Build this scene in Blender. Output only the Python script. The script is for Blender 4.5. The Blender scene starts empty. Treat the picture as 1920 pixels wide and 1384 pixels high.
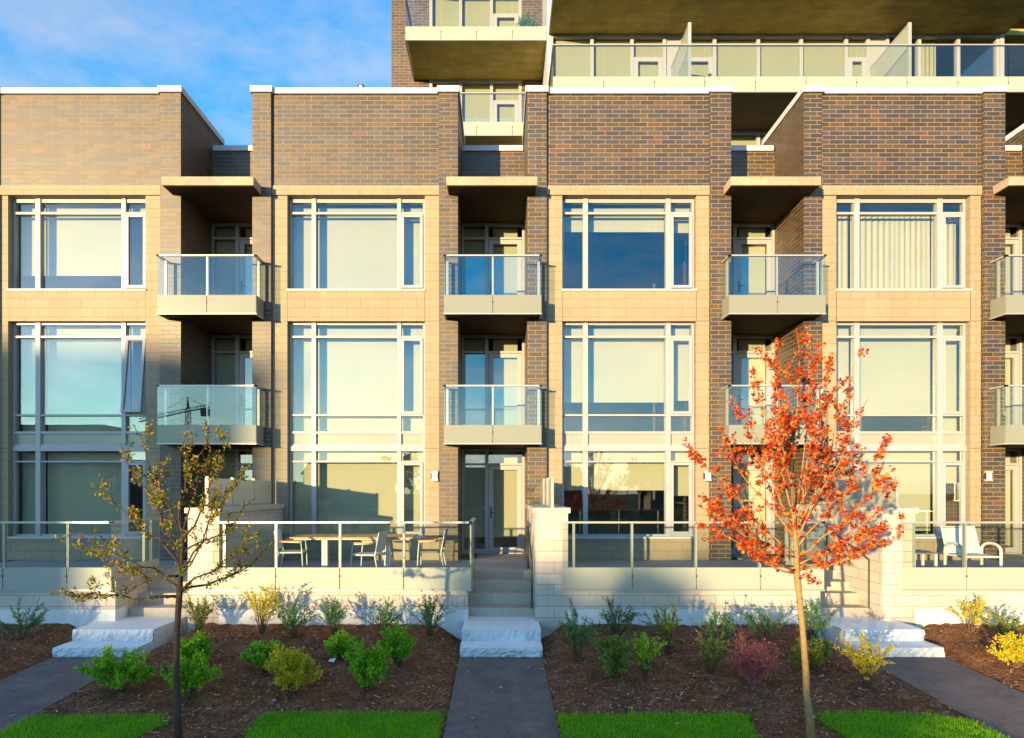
import bpy, bmesh, math, random
from mathutils import Vector, Matrix
R = math.radians
S = bpy.context.scene
COL = S.collection
F, VX, VY, H = 1200.0, 938.0, 920.0, 2.7      # focal length (photo px), vanishing point, eye height


def X(px, Y):
    return (px - VX) * Y / F


def Z(py, Y):
    return H + (VY - py) * Y / F


# ------------------------------------------------------------------ materials
def mat(name):
    m = bpy.data.materials.new(name)
    m.use_nodes = True
    nt = m.node_tree
    nt.nodes.clear()
    out = nt.nodes.new('ShaderNodeOutputMaterial')
    return m, nt, out


def N(nt, typ, **kw):
    n = nt.nodes.new(typ)
    for k, v in kw.items():
        if k.startswith('_'):
            setattr(n, k[1:], v)
        else:
            n.inputs[k.replace('__', ' ')].default_value = v
    return n


def L(nt, a, b):
    nt.links.new(a, b)


def ramp(nt, fac, stops, interp='LINEAR'):
    r = nt.nodes.new('ShaderNodeValToRGB')
    r.color_ramp.interpolation = interp
    e = r.color_ramp.elements
    while len(e) < len(stops):
        e.new(0.5)
    for i, (p, c) in enumerate(stops):
        e[i].position = p
        e[i].color = (c[0], c[1], c[2], 1)
    L(nt, fac, r.inputs['Fac'])
    return r.outputs['Color']


def mixc(nt, fac, a, b, blend='MIX'):
    m = nt.nodes.new('ShaderNodeMix')
    m.data_type = 'RGBA'
    m.blend_type = blend
    for sock, v in ((m.inputs[0], fac), (m.inputs[6], a), (m.inputs[7], b)):
        if hasattr(v, 'links'):
            L(nt, v, sock)
        elif isinstance(v, (int, float)):
            sock.default_value = v
        else:
            sock.default_value = (v[0], v[1], v[2], 1)
    return m.outputs[2]


def math_(nt, op, a, b=0.0, clamp=False):
    m = nt.nodes.new('ShaderNodeMath')
    m.operation = op
    m.use_clamp = clamp
    for i, v in enumerate((a, b)):
        if hasattr(v, 'links'):
            L(nt, v, m.inputs[i])
        else:
            m.inputs[i].default_value = v
    return m.outputs[0]


def objco(nt):
    return nt.nodes.new('ShaderNodeNewGeometry').outputs['Position']


def noise(nt, co, scale, detail=4, rough=0.55, stretch=None):
    if stretch:
        mp = N(nt, 'ShaderNodeMapping')
        mp.inputs['Scale'].default_value = stretch
        L(nt, co, mp.inputs['Vector'])
        co = mp.outputs[0]
    n = N(nt, 'ShaderNodeTexNoise', Scale=scale, Detail=detail, Roughness=rough)
    L(nt, co, n.inputs['Vector'])
    return n.outputs['Fac']


def principled(nt, out, color, rough=0.6, spec=0.5, metal=0.0, height=None, bump=0.3, dist=0.01, coat=0.0):
    p = N(nt, 'ShaderNodeBsdfPrincipled')
    for sock, v in ((p.inputs['Base Color'], color), (p.inputs['Roughness'], rough)):
        if hasattr(v, 'links'):
            L(nt, v, sock)
        elif isinstance(v, (int, float)):
            sock.default_value = v
        else:
            sock.default_value = (v[0], v[1], v[2], 1)
    p.inputs['Specular IOR Level'].default_value = spec
    p.inputs['Metallic'].default_value = metal
    p.inputs['Coat Weight'].default_value = coat
    if height is not None:
        b = N(nt, 'ShaderNodeBump', Strength=bump, Distance=dist)
        L(nt, height, b.inputs['Height'])
        L(nt, b.outputs[0], p.inputs['Normal'])
    L(nt, p.outputs[0], out.inputs[0])
    return p


def m_simple(name, c, rough=0.5, spec=0.5, metal=0.0, var=0.0, scale=6, bump=0.0, coat=0.0):
    m, nt, out = mat(name)
    co = objco(nt)
    if var:
        n = noise(nt, co, scale, 5)
        col = ramp(nt, n, [(0.25, [v * (1 - var) for v in c]), (0.75, [min(1, v * (1 + var)) for v in c])])
    else:
        col = c
    h = noise(nt, co, scale * 8, 3) if bump else None
    principled(nt, out, col, rough, spec, metal, h, bump, 0.01, coat)
    return m


def m_bricks(name, w, h, mortar_size, stops, mortar, rough, spec, bump, smudge=0.12, dist=0.006, squash=1.0, freq=2, streak=0.0):
    m, nt, out = mat(name)
    uv = nt.nodes.new('ShaderNodeUVMap')
    b = N(nt, 'ShaderNodeTexBrick', Scale=1.0)
    b.inputs['Color1'].default_value = (0, 0, 0, 1)
    b.inputs['Color2'].default_value = (1, 1, 1, 1)
    b.inputs['Mortar'].default_value = (0, 0, 0, 1)
    b.inputs['Mortar Size'].default_value = mortar_size
    b.inputs['Mortar Smooth'].default_value = 0.15
    b.inputs['Brick Width'].default_value = w
    b.inputs['Row Height'].default_value = h
    b.offset_frequency = freq
    L(nt, uv.outputs[0], b.inputs['Vector'])
    base = ramp(nt, b.outputs['Color'], stops)
    co = objco(nt)
    n1 = noise(nt, co, 0.9, 4)
    n2 = noise(nt, co, 40, 4)
    v = math_(nt, 'ADD', math_(nt, 'MULTIPLY', n1, smudge * 2), 1 - smudge)
    v2 = math_(nt, 'ADD', math_(nt, 'MULTIPLY', n2, 0.3), 0.85)
    vv = math_(nt, 'MULTIPLY', v, v2)
    if streak:
        n4 = noise(nt, co, 1.0, 6, 0.65, (5.0, 5.0, 0.45))
        n5 = noise(nt, co, 0.5, 3, 0.6)
        sg = math_(nt, 'MULTIPLY', math_(nt, 'SUBTRACT', n4, 0.5), streak * 3)
        vv = math_(nt, 'MULTIPLY', vv, math_(nt, 'ADD', 1.0, math_(nt, 'MULTIPLY', sg, math_(nt, 'MULTIPLY', n5, 2.0))))
    base = mixc(nt, 1.0, base, mixc(nt, 0.0, (1, 1, 1), (1, 1, 1)), 'MULTIPLY')
    col = mixc(nt, b.outputs['Fac'], base, mortar)
    hs = N(nt, 'ShaderNodeHueSaturation')
    L(nt, col, hs.inputs['Color'])
    L(nt, vv, hs.inputs['Value'])
    hgt = math_(nt, 'ADD', math_(nt, 'SUBTRACT', 1.0, b.outputs['Fac']), math_(nt, 'MULTIPLY', n2, 0.35))
    rg = math_(nt, 'ADD', rough, math_(nt, 'MULTIPLY', b.outputs['Fac'], 0.4))
    principled(nt, out, hs.outputs[0], rg, spec, 0, hgt, bump, dist)
    return m


M = {}
M['brick'] = m_bricks('ironspot_brick', 0.33, 0.1025, 0.0068,
                      [(0.0, (.033, .023, .02)), (0.35, (.041, .028, .022)), (0.6, (.05, .034, .023)), (0.8, (.066, .043, .024)),
                       (0.93, (.08, .043, .022)), (1.0, (.1, .04, .018))], (.27, .175, .07), 0.5, 0.85, 0.4, streak=.22)
M['stone'] = m_bricks('stone_block', 0.66, 0.2125, 0.004,
                      [(0.0, (.315, .242, .158)), (0.5, (.325, .252, .165)), (1.0, (.336, .26, .175))], (.16, .115, .065), 0.7, 0.3, 0.25, streak=.10)
M['terrace_stone'] = m_bricks('terrace_block', 0.65, 0.2, 0.0045,
                              [(0.0, (.46, .41, .345)), (0.5, (.5, .45, .385)), (1.0, (.54, .485, .41))], (.24, .205, .17), 0.8, 0.25, 0.4, streak=.12)
M['coping'] = m_simple('white_coping_metal', (.53, .53, .56), 0.4, 0.5, 0, 0.05, 2)
M['frame'] = m_simple('window_aluminium', (.36, .35, .365), 0.35, 0.5, 0.0, 0.03, 3)
M['rail'] = m_simple('brushed_aluminium', (.43, .42, .39), 0.35, 0.6, 0.35)
M['blind'] = m_simple('roller_blind_cloth', (.42, .39, .27), 0.85, 0.1, 0, 0.03, 1.2)
M['curtain'] = m_simple('pleated_curtain_cloth', (.43, .39, .26), 0.85, 0.1, 0, 0.05, 3)
M['room'] = m_simple('room_paint', (.14, .13, .12), 0.9, 0.1)
M['dark'] = m_simple('dark_metal', (.05, .048, .045), 0.45, 0.5, 0.4)
M['spandrel'] = m_simple('spandrel_panel_glass', (.32, .30, .25), 0.18, 0.6, 0, 0.03, 2)
M['wood'] = m_simple('oiled_teak', (.56, .26, .075), 0.45, 0.4, 0, 0.2, 9)
M['white_paint'] = m_simple('white_powder_coat', (.66, .66, .64), 0.35, 0.5)
M['sling'] = m_simple('woven_sling', (.68, .66, .62), 0.8, 0.2, 0, 0.06, 30)
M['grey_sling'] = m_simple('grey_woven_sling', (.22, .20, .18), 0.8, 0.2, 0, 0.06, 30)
M['lamp'] = m_simple('lamp_opal_glass', (.7, .7, .68), 0.25, 0.5)


def m_concrete(name, c, var, rough=0.8, streak=False, rock=0.0):
    m, nt, out = mat(name)
    co = objco(nt)
    n = noise(nt, co, 1.6, 6, 0.6)
    n2 = noise(nt, co, 9, 6, 0.65)
    if streak:
        n3 = noise(nt, co, 2.2, 5, 0.6, (0.5, 2.5, 1))
        f = math_(nt, 'ADD', math_(nt, 'MULTIPLY', n, 0.4), math_(nt, 'ADD', math_(nt, 'MULTIPLY', n2, 0.25), math_(nt, 'MULTIPLY', n3, 0.35)))
    else:
        f = math_(nt, 'ADD', math_(nt, 'MULTIPLY', n, 0.6), math_(nt, 'MULTIPLY', n2, 0.4))
    col = ramp(nt, f, [(0.3, [v * (1 - var) for v in c]), (0.5, c), (0.7, [min(1, v * (1 + var)) for v in c])])
    hn = noise(nt, co, 14 if rock else 60, 6, 0.6)
    principled(nt, out, col, rough, 0.3, 0, hn, rock if rock else 0.15, 0.04 if rock else 0.005)
    return m


M['concrete'] = m_concrete('cast_concrete', (.42, .38, .32), 0.22)
M['soffit'] = m_concrete('bounce_tinted_stained_soffit', (.36, .285, .085), 0.5, 0.85, True)  # streaky stains over an olive base with warm bounced light painted in
M['shade_toned_soffit'] = m_concrete('shade_toned_soffit', (.07, .05, .022), 0.3, 0.85, True)  # shade under canopies and balconies painted in as a darker colour
M['canopy'] = m_concrete('canopy_concrete', (.38, .285, .2), 0.3)
M['plinth'] = m_concrete('plinth_concrete', (.68, .68, .68), 0.15)
M['terrace_floor'] = m_concrete('terrace_paving', (.34, .31, .28), 0.15)
M['step'] = m_concrete('sawn_limestone', (.82, .81, .79), 0.08)
M['rockface'] = m_concrete('rock_faced_limestone', (.62, .65, .68), 0.3, 0.8, False, 0.9)
M['screed'] = m_concrete('cap_stone', (.5, .44, .36), 0.14)


def m_asphalt():
    m, nt, out = mat('asphalt')
    co = objco(nt)
    n = noise(nt, co, 120, 3, 0.7)
    n2 = noise(nt, co, 1.8, 6, 0.65)
    n3 = noise(nt, co, 7.0, 6, 0.7)
    f = math_(nt, 'ADD', math_(nt, 'MULTIPLY', n, 0.45), math_(nt, 'ADD', math_(nt, 'MULTIPLY', n2, 0.3), math_(nt, 'MULTIPLY', n3, 0.25)))
    col = ramp(nt, f, [(0.38, (.08, .075, .082)), (0.5, (.155, .12, .11)), (0.64, (.25, .2, .18))])
    principled(nt, out, col, 0.85, 0.3, 0, n, 0.6, 0.008)
    return m


M['asphalt'] = m_asphalt()


def m_soil(name, cols, scale):
    m, nt, out = mat(name)
    co = objco(nt)
    n = noise(nt, co, scale, 8, 0.7)
    n2 = noise(nt, co, scale * 0.12, 4, 0.6)
    f = math_(nt, 'ADD', math_(nt, 'MULTIPLY', n, 0.65), math_(nt, 'MULTIPLY', n2, 0.35))
    principled(nt, out, ramp(nt, f, cols), 0.95, 0.1, 0, n, 1.0, 0.03)
    return m


M['mulch'] = m_soil('bark_mulch', [(0.32, (.06, .024, .012)), (0.5, (.21, .09, .043)), (0.66, (.44, .22, .115))], 28)
M['turf'] = m_soil('turf_base', [(0.3, (.05, .16, .006)), (0.7, (.09, .26, .01))], 22)
M['earth'] = m_soil('earth', [(0.3, (.05, .06, .025)), (0.7, (.09, .1, .045))], 3)


def m_island(name, stops, rough=0.7, trans=0.0, spec=0.3):
    m, nt, out = mat(name)
    g = nt.nodes.new('ShaderNodeNewGeometry')
    col = ramp(nt, g.outputs['Random Per Island'], stops)
    p = principled(nt, out, col, rough, spec)
    if trans:
        t = N(nt, 'ShaderNodeBsdfTranslucent')
        L(nt, col, t.inputs['Color'])
        mx = N(nt, 'ShaderNodeMixShader', Fac=trans)
        L(nt, p.outputs[0], mx.inputs[1])
        L(nt, t.outputs[0], mx.inputs[2])
        L(nt, mx.outputs[0], out.inputs[0])
    return m


M['chips'] = m_island('mulch_chip_wood', [(0, (.045, .019, .011)), (.4, (.18, .078, .038)), (.75, (.38, .18, .095)), (.93, (.48, .3, .19)), (1, (.7, .55, .4))], 0.9)
M['grass'] = m_island('grass_blade', [(0, (.15, .4, .004)), (.5, (.28, .62, .006)), (.86, (.3, .64, .02)), (.93, (.46, .56, .06)), (1, (.5, .42, .14))], 0.6, 0.5)
M['maple_leaf'] = m_island('maple_leaf_red', [(0, (.12, .011, .006)), (.2, (.4, .025, .008)), (.5, (.58, .055, .01)), (.76, (.66, .15, .014)), (.92, (.7, .3, .04)), (1, (.5, .3, .07))], 0.5, 0.4)
M['crab_leaf'] = m_island('crabapple_leaf', [(0, (.06, .09, .01)), (.45, (.2, .22, .015)), (.72, (.4, .33, .025)), (.88, (.42, .18, .025)), (1, (.28, .06, .05))], 0.5, 0.35)
M['leaf_bright'] = m_island('bright_green_leaf', [(0, (.1, .3, .012)), (.5, (.2, .48, .015)), (1, (.4, .6, .04))], 0.5, 0.35)
M['leaf_yellow'] = m_island('yellow_green_leaf', [(0, (.32, .42, .02)), (.5, (.62, .6, .03)), (.85, (.78, .5, .04)), (1, (.74, .28, .03))], 0.5, 0.35)
M['leaf_dark'] = m_island('dark_green_leaf', [(0, (.05, .13, .05)), (.5, (.1, .24, .075)), (1, (.2, .36, .1))], 0.5, 0.3)
M['leaf_olive'] = m_island('olive_green_leaf', [(0, (.09, .14, .025)), (.5, (.18, .26, .04)), (1, (.34, .34, .06))], 0.5, 0.3)
M['leaf_purple'] = m_island('purple_red_leaf', [(0, (.22, .06, .065)), (.5, (.42, .11, .115)), (1, (.55, .2, .17))], 0.5, 0.3)
M['leaf_far'] = m_island('street_tree_leaf', [(0, (.03, .05, .015)), (1, (.1, .11, .03))], 0.6, 0.2)
M['twig'] = m_simple('shrub_twig', (.11, .07, .045), 0.8, 0.2, 0, 0.2, 20)
M['twig_red'] = m_simple('red_twig', (.36, .12, .11), 0.7, 0.2, 0, 0.3, 20)
M['bark_dark'] = m_simple('crabapple_bark', (.07, .042, .032), 0.75, 0.25, 0, 0.3, 25, 0.5)
M['bark_pale'] = m_simple('maple_bark', (.3, .19, .08), 0.75, 0.25, 0, 0.25, 18, 0.5)
M['yellow_leaf'] = m_simple('fallen_leaf', (.6, .42, .05), 0.6, 0.3)
M['tag'] = m_simple('white_plastic', (.75, .77, .8), 0.4, 0.4)
M['far_brick'] = m_bricks('far_brick', 0.3, 0.1, 0.01, [(0, (.12, .09, .08)), (1, (.2, .14, .11))], (.3, .27, .22), 0.8, 0.2, 0.1)
M['far_roof'] = m_simple('roof_shingle', (.09, .085, .09), 0.9, 0.2, 0, 0.2, 3)
M['crane'] = m_simple('crane_steel', (.12, .12, .13), 0.6, 0.3)


def m_glass(name, base, mult, tint, rough=0.0, wob=0.0):
    m, nt, out = mat(name)
    fr = N(nt, 'ShaderNodeFresnel')
    ge = nt.nodes.new('ShaderNodeNewGeometry')
    L(nt, math_(nt, 'SUBTRACT', 1.5, math_(nt, 'MULTIPLY', ge.outputs['Backfacing'], 1.5 - 1 / 1.5)), fr.inputs['IOR'])
    fac = math_(nt, 'ADD', math_(nt, 'MULTIPLY', fr.outputs[0], mult), base, True)
    t = N(nt, 'ShaderNodeBsdfTransparent')
    t.inputs['Color'].default_value = (*tint, 1)
    g = N(nt, 'ShaderNodeBsdfGlossy', Roughness=rough)
    g.inputs['Color'].default_value = (.93, .97, 1, 1)
    if wob:
        co = objco(nt)
        b = N(nt, 'ShaderNodeBump', Strength=wob, Distance=0.02)
        L(nt, noise(nt, co, 0.55, 2), b.inputs['Height'])
        L(nt, b.outputs[0], g.inputs['Normal'])
    mx = N(nt, 'ShaderNodeMixShader')
    L(nt, fac, mx.inputs[0])
    L(nt, t.outputs[0], mx.inputs[1])
    L(nt, g.outputs[0], mx.inputs[2])
    L(nt, mx.outputs[0], out.inputs[0])
    return m


M['glass'] = m_glass('window_glass', 0.042, 1.05, (.95, .975, .96), 0.0, 0.06)
M['guard_glass'] = m_glass('guard_glass', 0.02, 0.9, (.93, .965, .95), 0.0, 0.03)


def m_frosted(name, c, trans):
    m, nt, out = mat(name)
    p = principled(nt, out, c, 0.22, 0.5)
    t = N(nt, 'ShaderNodeBsdfTransparent')
    t.inputs['Color'].default_value = (.9, .95, .92, 1)
    tl = N(nt, 'ShaderNodeBsdfTranslucent')
    tl.inputs['Color'].default_value = (*c, 1)
    m1 = N(nt, 'ShaderNodeMixShader', Fac=0.25)
    L(nt, p.outputs[0], m1.inputs[1])
    L(nt, tl.outputs[0], m1.inputs[2])
    m2 = N(nt, 'ShaderNodeMixShader', Fac=trans)
    L(nt, m1.outputs[0], m2.inputs[1])
    L(nt, t.outputs[0], m2.inputs[2])
    L(nt, m2.outputs[0], out.inputs[0])
    return m


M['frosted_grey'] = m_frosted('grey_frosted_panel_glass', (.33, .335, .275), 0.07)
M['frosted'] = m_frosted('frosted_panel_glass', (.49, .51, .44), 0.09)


# ------------------------------------------------------------------ mesh builder
class MB:
    def __init__(s):
        s.v, s.f, s.m, s.mats = [], [], [], []

    def mi(s, m):
        if m not in s.mats:
            s.mats.append(m)
        return s.mats.index(m)

    def poly(s, pts, m=None):
        b = len(s.v)
        s.v += [tuple(p) for p in pts]
        s.f.append(tuple(range(b, b + len(pts))))
        s.m.append(0 if m is None else s.mi(m))

    def box(s, x0, x1, y0, y1, z0, z1, m=None, fm=None, top=None, bottom=None):
        if x0 > x1: x0, x1 = x1, x0
        if y0 > y1: y0, y1 = y1, y0
        if z0 > z1: z0, z1 = z1, z0
        b = len(s.v)
        s.v += [(x0, y0, z0), (x1, y0, z0), (x1, y1, z0), (x0, y1, z0), (x0, y0, z1), (x1, y0, z1), (x1, y1, z1), (x0, y1, z1)]
        i = 0 if m is None else s.mi(m)
        for q, k in (((3, 2, 1, 0), bottom), ((4, 5, 6, 7), top), ((0, 1, 5, 4), fm), ((2, 3, 7, 6), None), ((1, 2, 6, 5), None), ((3, 0, 4, 7), None)):
            s.f.append(tuple(b + j for j in q))
            s.m.append(i if k is None else s.mi(k))

    def tube(s, pts, rads, n=7, m=None, cap=True):
        pts = [Vector(p) for p in pts]
        if isinstance(rads, (int, float)):
            rads = [rads] * len(pts)
        b = len(s.v)
        i = 0 if m is None else s.mi(m)
        up = None
        for k, p in enumerate(pts):
            d = (pts[min(k + 1, len(pts) - 1)] - pts[max(k - 1, 0)])
            d = d.normalized() if d.length > 1e-9 else Vector((0, 0, 1))
            if up is None:
                up = Vector((1, 0, 0)) if abs(d.x) < 0.8 else Vector((0, 1, 0))
            a = (up - d * up.dot(d)).normalized()
            up = a
            c = d.cross(a)
            for j in range(n):
                t = 2 * math.pi * j / n
                s.v.append(tuple(p + (a * math.cos(t) + c * math.sin(t)) * rads[k]))
        for k in range(len(pts) - 1):
            for j in range(n):
                j2 = (j + 1) % n
                s.f.append((b + k * n + j, b + k * n + j2, b + (k + 1) * n + j2, b + (k + 1) * n + j))
                s.m.append(i)
        if cap:
            e = b + (len(pts) - 1) * n
            s.f.append(tuple(b + j for j in reversed(range(n)))); s.m.append(i)
            s.f.append(tuple(e + j for j in range(n))); s.m.append(i)

    def xform(s, mtx, start=0):
        for k in range(start, len(s.v)):
            s.v[k] = tuple(mtx @ Vector(s.v[k]))

    def build(s, name, m=None, parent=None, smooth=False, bevel=0.0, origin=None):
        org = Vector(parent['_o']) if parent is not None else Vector(origin if origin is not None else (0, 0, 0))
        me = bpy.data.meshes.new(name)
        me.from_pydata([tuple(Vector(v) - org) for v in s.v], [], s.f)
        if s.mats and m is None:
            for k in s.mats:
                me.materials.append(M[k])
        else:
            me.materials.append(M[m])
        uvl = me.uv_layers.new(name='UVMap').data
        me.update()
        for p in me.polygons:
            n = p.normal
            ax = max(range(3), key=lambda q: abs(n[q]))
            for li in p.loop_indices:
                v = s.v[me.loops[li].vertex_index]
                uvl[li].uv = (v[0], v[1]) if ax == 2 else ((v[0], v[2]) if ax == 1 else (v[1], v[2]))
        if s.mats and m is None:
            me.polygons.foreach_set('material_index', s.m)
        if smooth:
            me.polygons.foreach_set('use_smooth', [True] * len(me.polygons))
        o = bpy.data.objects.new(name, me)
        COL.objects.link(o)
        o['_o'] = tuple(org)
        if parent is not None:
            o.parent = parent
        else:
            o.location = org
        if bevel:
            bv = o.modifiers.new('edge', 'BEVEL')
            bv.width = bevel
            bv.segments = 2
            bv.limit_method = 'ANGLE'
        return o


def tag(o, label=None, cat=None, group=None, kind=None):
    if label: o['label'] = label
    if cat: o['category'] = cat
    if group: o['group'] = group
    if kind: o['kind'] = kind
    return o


def empty(name, loc, label=None, cat=None, group=None):
    o = bpy.data.objects.new(name, None)
    COL.objects.link(o)
    o.location = loc
    o.empty_display_size = 0.2
    o['_o'] = tuple(loc)
    return tag(o, label, cat, group)


def node(name, parent):                      # a part that only carries sub-parts
    o = bpy.data.objects.new(name, None)
    COL.objects.link(o)
    o['_o'] = tuple(parent['_o'])
    o.parent = parent
    o.empty_display_size = 0.1
    return o


def B(name, m, parent, *boxes, bevel=0.0):
    b = MB()
    for q in boxes:
        b.box(*q)
    return b.build(name, m, parent, bevel=bevel)


# ------------------------------------------------------------------ guards (glass balustrades)
def guard(parent, pts, zb, zf, zt, step, post_in=0.07, posts=True, first=None, fm='frosted'):
    """glass balustrade along a plan polyline; outer side is to the right of travel"""
    rail, trim = MB(), MB()
    for k in range(len(pts) - 1):
        a, c = Vector((*pts[k], 0)), Vector((*pts[k + 1], 0))
        d = c - a
        ln = d.length
        d.normalize()
        nrm = Vector((d.y, -d.x, 0))         # outward
        cuts = [0.0]
        if first and k == 0:
            cuts.append(first)
        while ln - cuts[-1] > step * 1.35:
            cuts.append(cuts[-1] + step)
        cuts.append(ln)
        g = 0.008
        for i in range(len(cuts) - 1):
            s0, s1 = cuts[i] + g, cuts[i + 1] - g
            for nm, mm, z0, z1, th in (('frosted_panel', fm, zb, zf, 0.014), ('glass_panel', 'guard_glass', zf + 0.002, zt - 0.012, 0.010)):
                b = MB()
                b.box(s0, s1, 0, th, z0, z1)
                mtx = Matrix(((d.x, -nrm.x, 0, a.x), (d.y, -nrm.y, 0, a.y), (0, 0, 1, 0), (0, 0, 0, 1)))
                b.xform(mtx)
                b.build(nm, mm, parent)
        ps = cuts[1:-1] if posts else []
        if posts:
            ps = ps + [min(0.22, ln * .4)] * (k == 0) + [ln - min(0.22, ln * .4)] * (k == len(pts) - 2)
        for q in ps:
            b = MB()
            b.box(q - 0.022, q + 0.022, post_in - 0.045, post_in + 0.01, zb + 0.05, zt - 0.01)
            b.xform(Matrix(((d.x, -nrm.x, 0, a.x), (d.y, -nrm.y, 0, a.y), (0, 0, 1, 0), (0, 0, 0, 1))))
            b.build('post', 'rail', parent)
        for q in cuts[1:-1]:                 # clamp button at each joint
            b = MB()
            b.box(q - 0.014, q + 0.014, -0.012, 0.05, (zb + zf) / 2 - 0.0 + 0.03, (zb + zf) / 2 + 0.055)
            b.xform(Matrix(((d.x, -nrm.x, 0, a.x), (d.y, -nrm.y, 0, a.y), (0, 0, 1, 0), (0, 0, 0, 1))))
            b.build('clamp', 'dark', parent)
        st = len(rail.v)
        rail.box(-0.012, ln + 0.012, -0.012, 0.05, zt - 0.012, zt + 0.022)
        trim.box(0, ln, -0.012, 0.03, zb - 0.03, zb - 0.002)
        mt = Matrix(((d.x, -nrm.x, 0, a.x), (d.y, -nrm.y, 0, a.y), (0, 0, 1, 0.0005 * k), (0, 0, 0, 1)))
        rail.xform(mt, st)
        trim.xform(mt, st)
    trim.build('edge_trim', 'rail', parent)
    rail.build('handrail', 'rail', parent)


# ------------------------------------------------------------------ windows
YW, YB, YP, YD, YF, YBAL = 15.25, 15.10, 15.0, 16.6, 11.6, 14.52


def curtain_mesh(x0, x1, z0, z1, y, seed):
    rnd = random.Random(seed)
    b = MB()
    n = max(8, int((x1 - x0) / 0.025))
    ph = rnd.random() * 6
    prev = None
    for i in range(n + 1):
        x = x0 + (x1 - x0) * i / n
        w = 0.02 * math.sin(x * 2 * math.pi / 0.135 + ph + 1.2 * math.sin(x * 3 + ph)) + 0.015 * math.sin(x * 41)
        cur = ((x, y + w, z0), (x, y + w * 0.45, z1))
        if prev:
            b.poly([prev[0], cur[0], cur[1], prev[1]])
        prev = cur
    return b


def casement(win, x0, x1, z0, z1, y, open_deg=0):
    fr, gl = MB(), MB()
    t = 0.062
    fr.box(x0, x0 + t, y - .03, y + .04, z0, z1)
    fr.box(x1 - t, x1, y - .03, y + .04, z0, z1)
    fr.box(x0 + t, x1 - t, y - .03, y + .04, z0, z0 + t)
    fr.box(x0 + t, x1 - t, y - .03, y + .04, z1 - t, z1)
    gl.box(x0 + t, x1 - t, y + .0, y + .012, z0 + t, z1 - t)
    if open_deg:
        mt = Matrix.Translation((0, y, z1)) @ Matrix.Rotation(R(-open_deg), 4, 'X') @ Matrix.Translation((0, -y, -z1))
        fr.xform(mt)
        gl.xform(mt)
    fr.build('casement', 'frame', win)
    gl.build('glass', 'glass', win)


def upper_or_tall(house, wx, tall, blinds, curt=False, open_deg=0, zbot=None):
    """wx: (left, m1a, m1b, m2a, m2b, right) at the frame plane"""
    l, a0, a1, b0, b1, r = wx
    win = node('window', house)
    y0, y1 = YW, YW + 0.11
    fr = MB()

    def band(za, zb, pr=0.0, x0=l, x1=r):
        fr.box(x0, x1, y0 - pr, y1, za, zb)
    if not tall:
        z0, z1 = 7.44, 9.655
        hs = [(9.33, 9.276)]
        zcas = 9.27
        lights = [(z0 + .07, 9.27), (9.335, 9.56)]
        band(9.56, z1)
        band(z0, z0 + .07)
        sill = [(l - .03, r + .03, YB - .035, YW, z0 - .03, z0 + 0.012)]
        cas = [(7.52, 9.27)]
        cols_top = [(z0 + .07, 9.56)]
    else:
        zg = zbot or 1.60
        z0, z1 = zg, 6.695
        band(6.645, z1)
        band(zg, zg + .06)
        hs = [(6.385, 6.334), (4.517, 4.473), (4.11, 4.053), (3.41, 3.374)]
        fr.box(l - .0, r + .0, YW - .05, y1, 3.64, 3.75)
        fr.box(l, r, YW - .012, y1, 3.75, 3.80)
        sill = [(l - .03, r + .03, YB - .035, YW, zg - .03, zg + 0.012)]
        cas = [(4.52, 6.33), (zg + .06, 3.37)]
        cols_top = [(4.11, 6.645), (zg + .06, 3.64)]
    # verticals run through and stand proud
    vs = [(l, l + .045), (a0, a1), (b0, b1), (r - .05, r)]
    for i, (p, q) in enumerate(vs):
        fr.box(p, q, y0 - (0.03 if i in (1, 2) else 0.004), y1, z0 + 0.001, z1 - 0.001)
    for (zt, zb) in hs:
        for (p, q) in ((l + .045, a0), (a1, b0), (b1, r - .05)):
            fr.box(p, q, y0 - 0.018, y1, zb, zt)
    fr.build('frame', 'frame', win)
    sl = MB()
    for q in sill:
        sl.box(*q)
    sl.build('sill', 'coping', win)
    cols = [(l + .045, a0), (a1, b0), (b1, r - .05)]
    # panes
    zs = sorted([z0] + [z for p in hs for z in p] + [z1])
    for ci, (p, q) in enumerate(cols):
        if not tall:
            rows = [(7.51, 9.276), (9.33, 9.56)]
        else:
            rows = [(zg + .06, 3.374), (3.41, 3.64), (4.11, 4.473), (4.517, 6.334), (6.385, 6.645)]
        for (za, zb) in rows:
            if ci == 2 and ((not tall and za < 8) or (tall and (za < 2 or 4.5 < za < 5))):
                continue
            b = MB()
            b.box(p, q, y0 + .05, y0 + .062, za, zb)
            b.build('glass', 'glass', win)
        if tall:
            b = MB()
            b.box(p, q, y0 + .03, y0 + .07, 3.80, 4.053)
            b.build('spandrel_panel', 'spandrel', win)
    p, q = cols[2]
    for k, (za, zb) in enumerate(cas):
        casement(win, p + .004, q - .004, za + .004, zb - .004, y0 - .005, open_deg if (tall and k == 0) else 0)
    # blinds
    for (ci, zt, zb) in blinds:
        p, q = cols[ci]
        yb = YW + 0.27
        if curt:
            curtain_mesh(p - .04, q + .04, zb, zt, yb + .03, ci + 3).build('curtain', 'curtain', win, smooth=True)
        else:
            b = MB()
            b.box(p - .03, q + .03, yb, yb + .004, zb, zt)
            b.box(p - .03, q + .03, yb - .008, yb + .012, zb - .025, zb)
            b.build('blind', 'blind', win)
    return win


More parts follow.
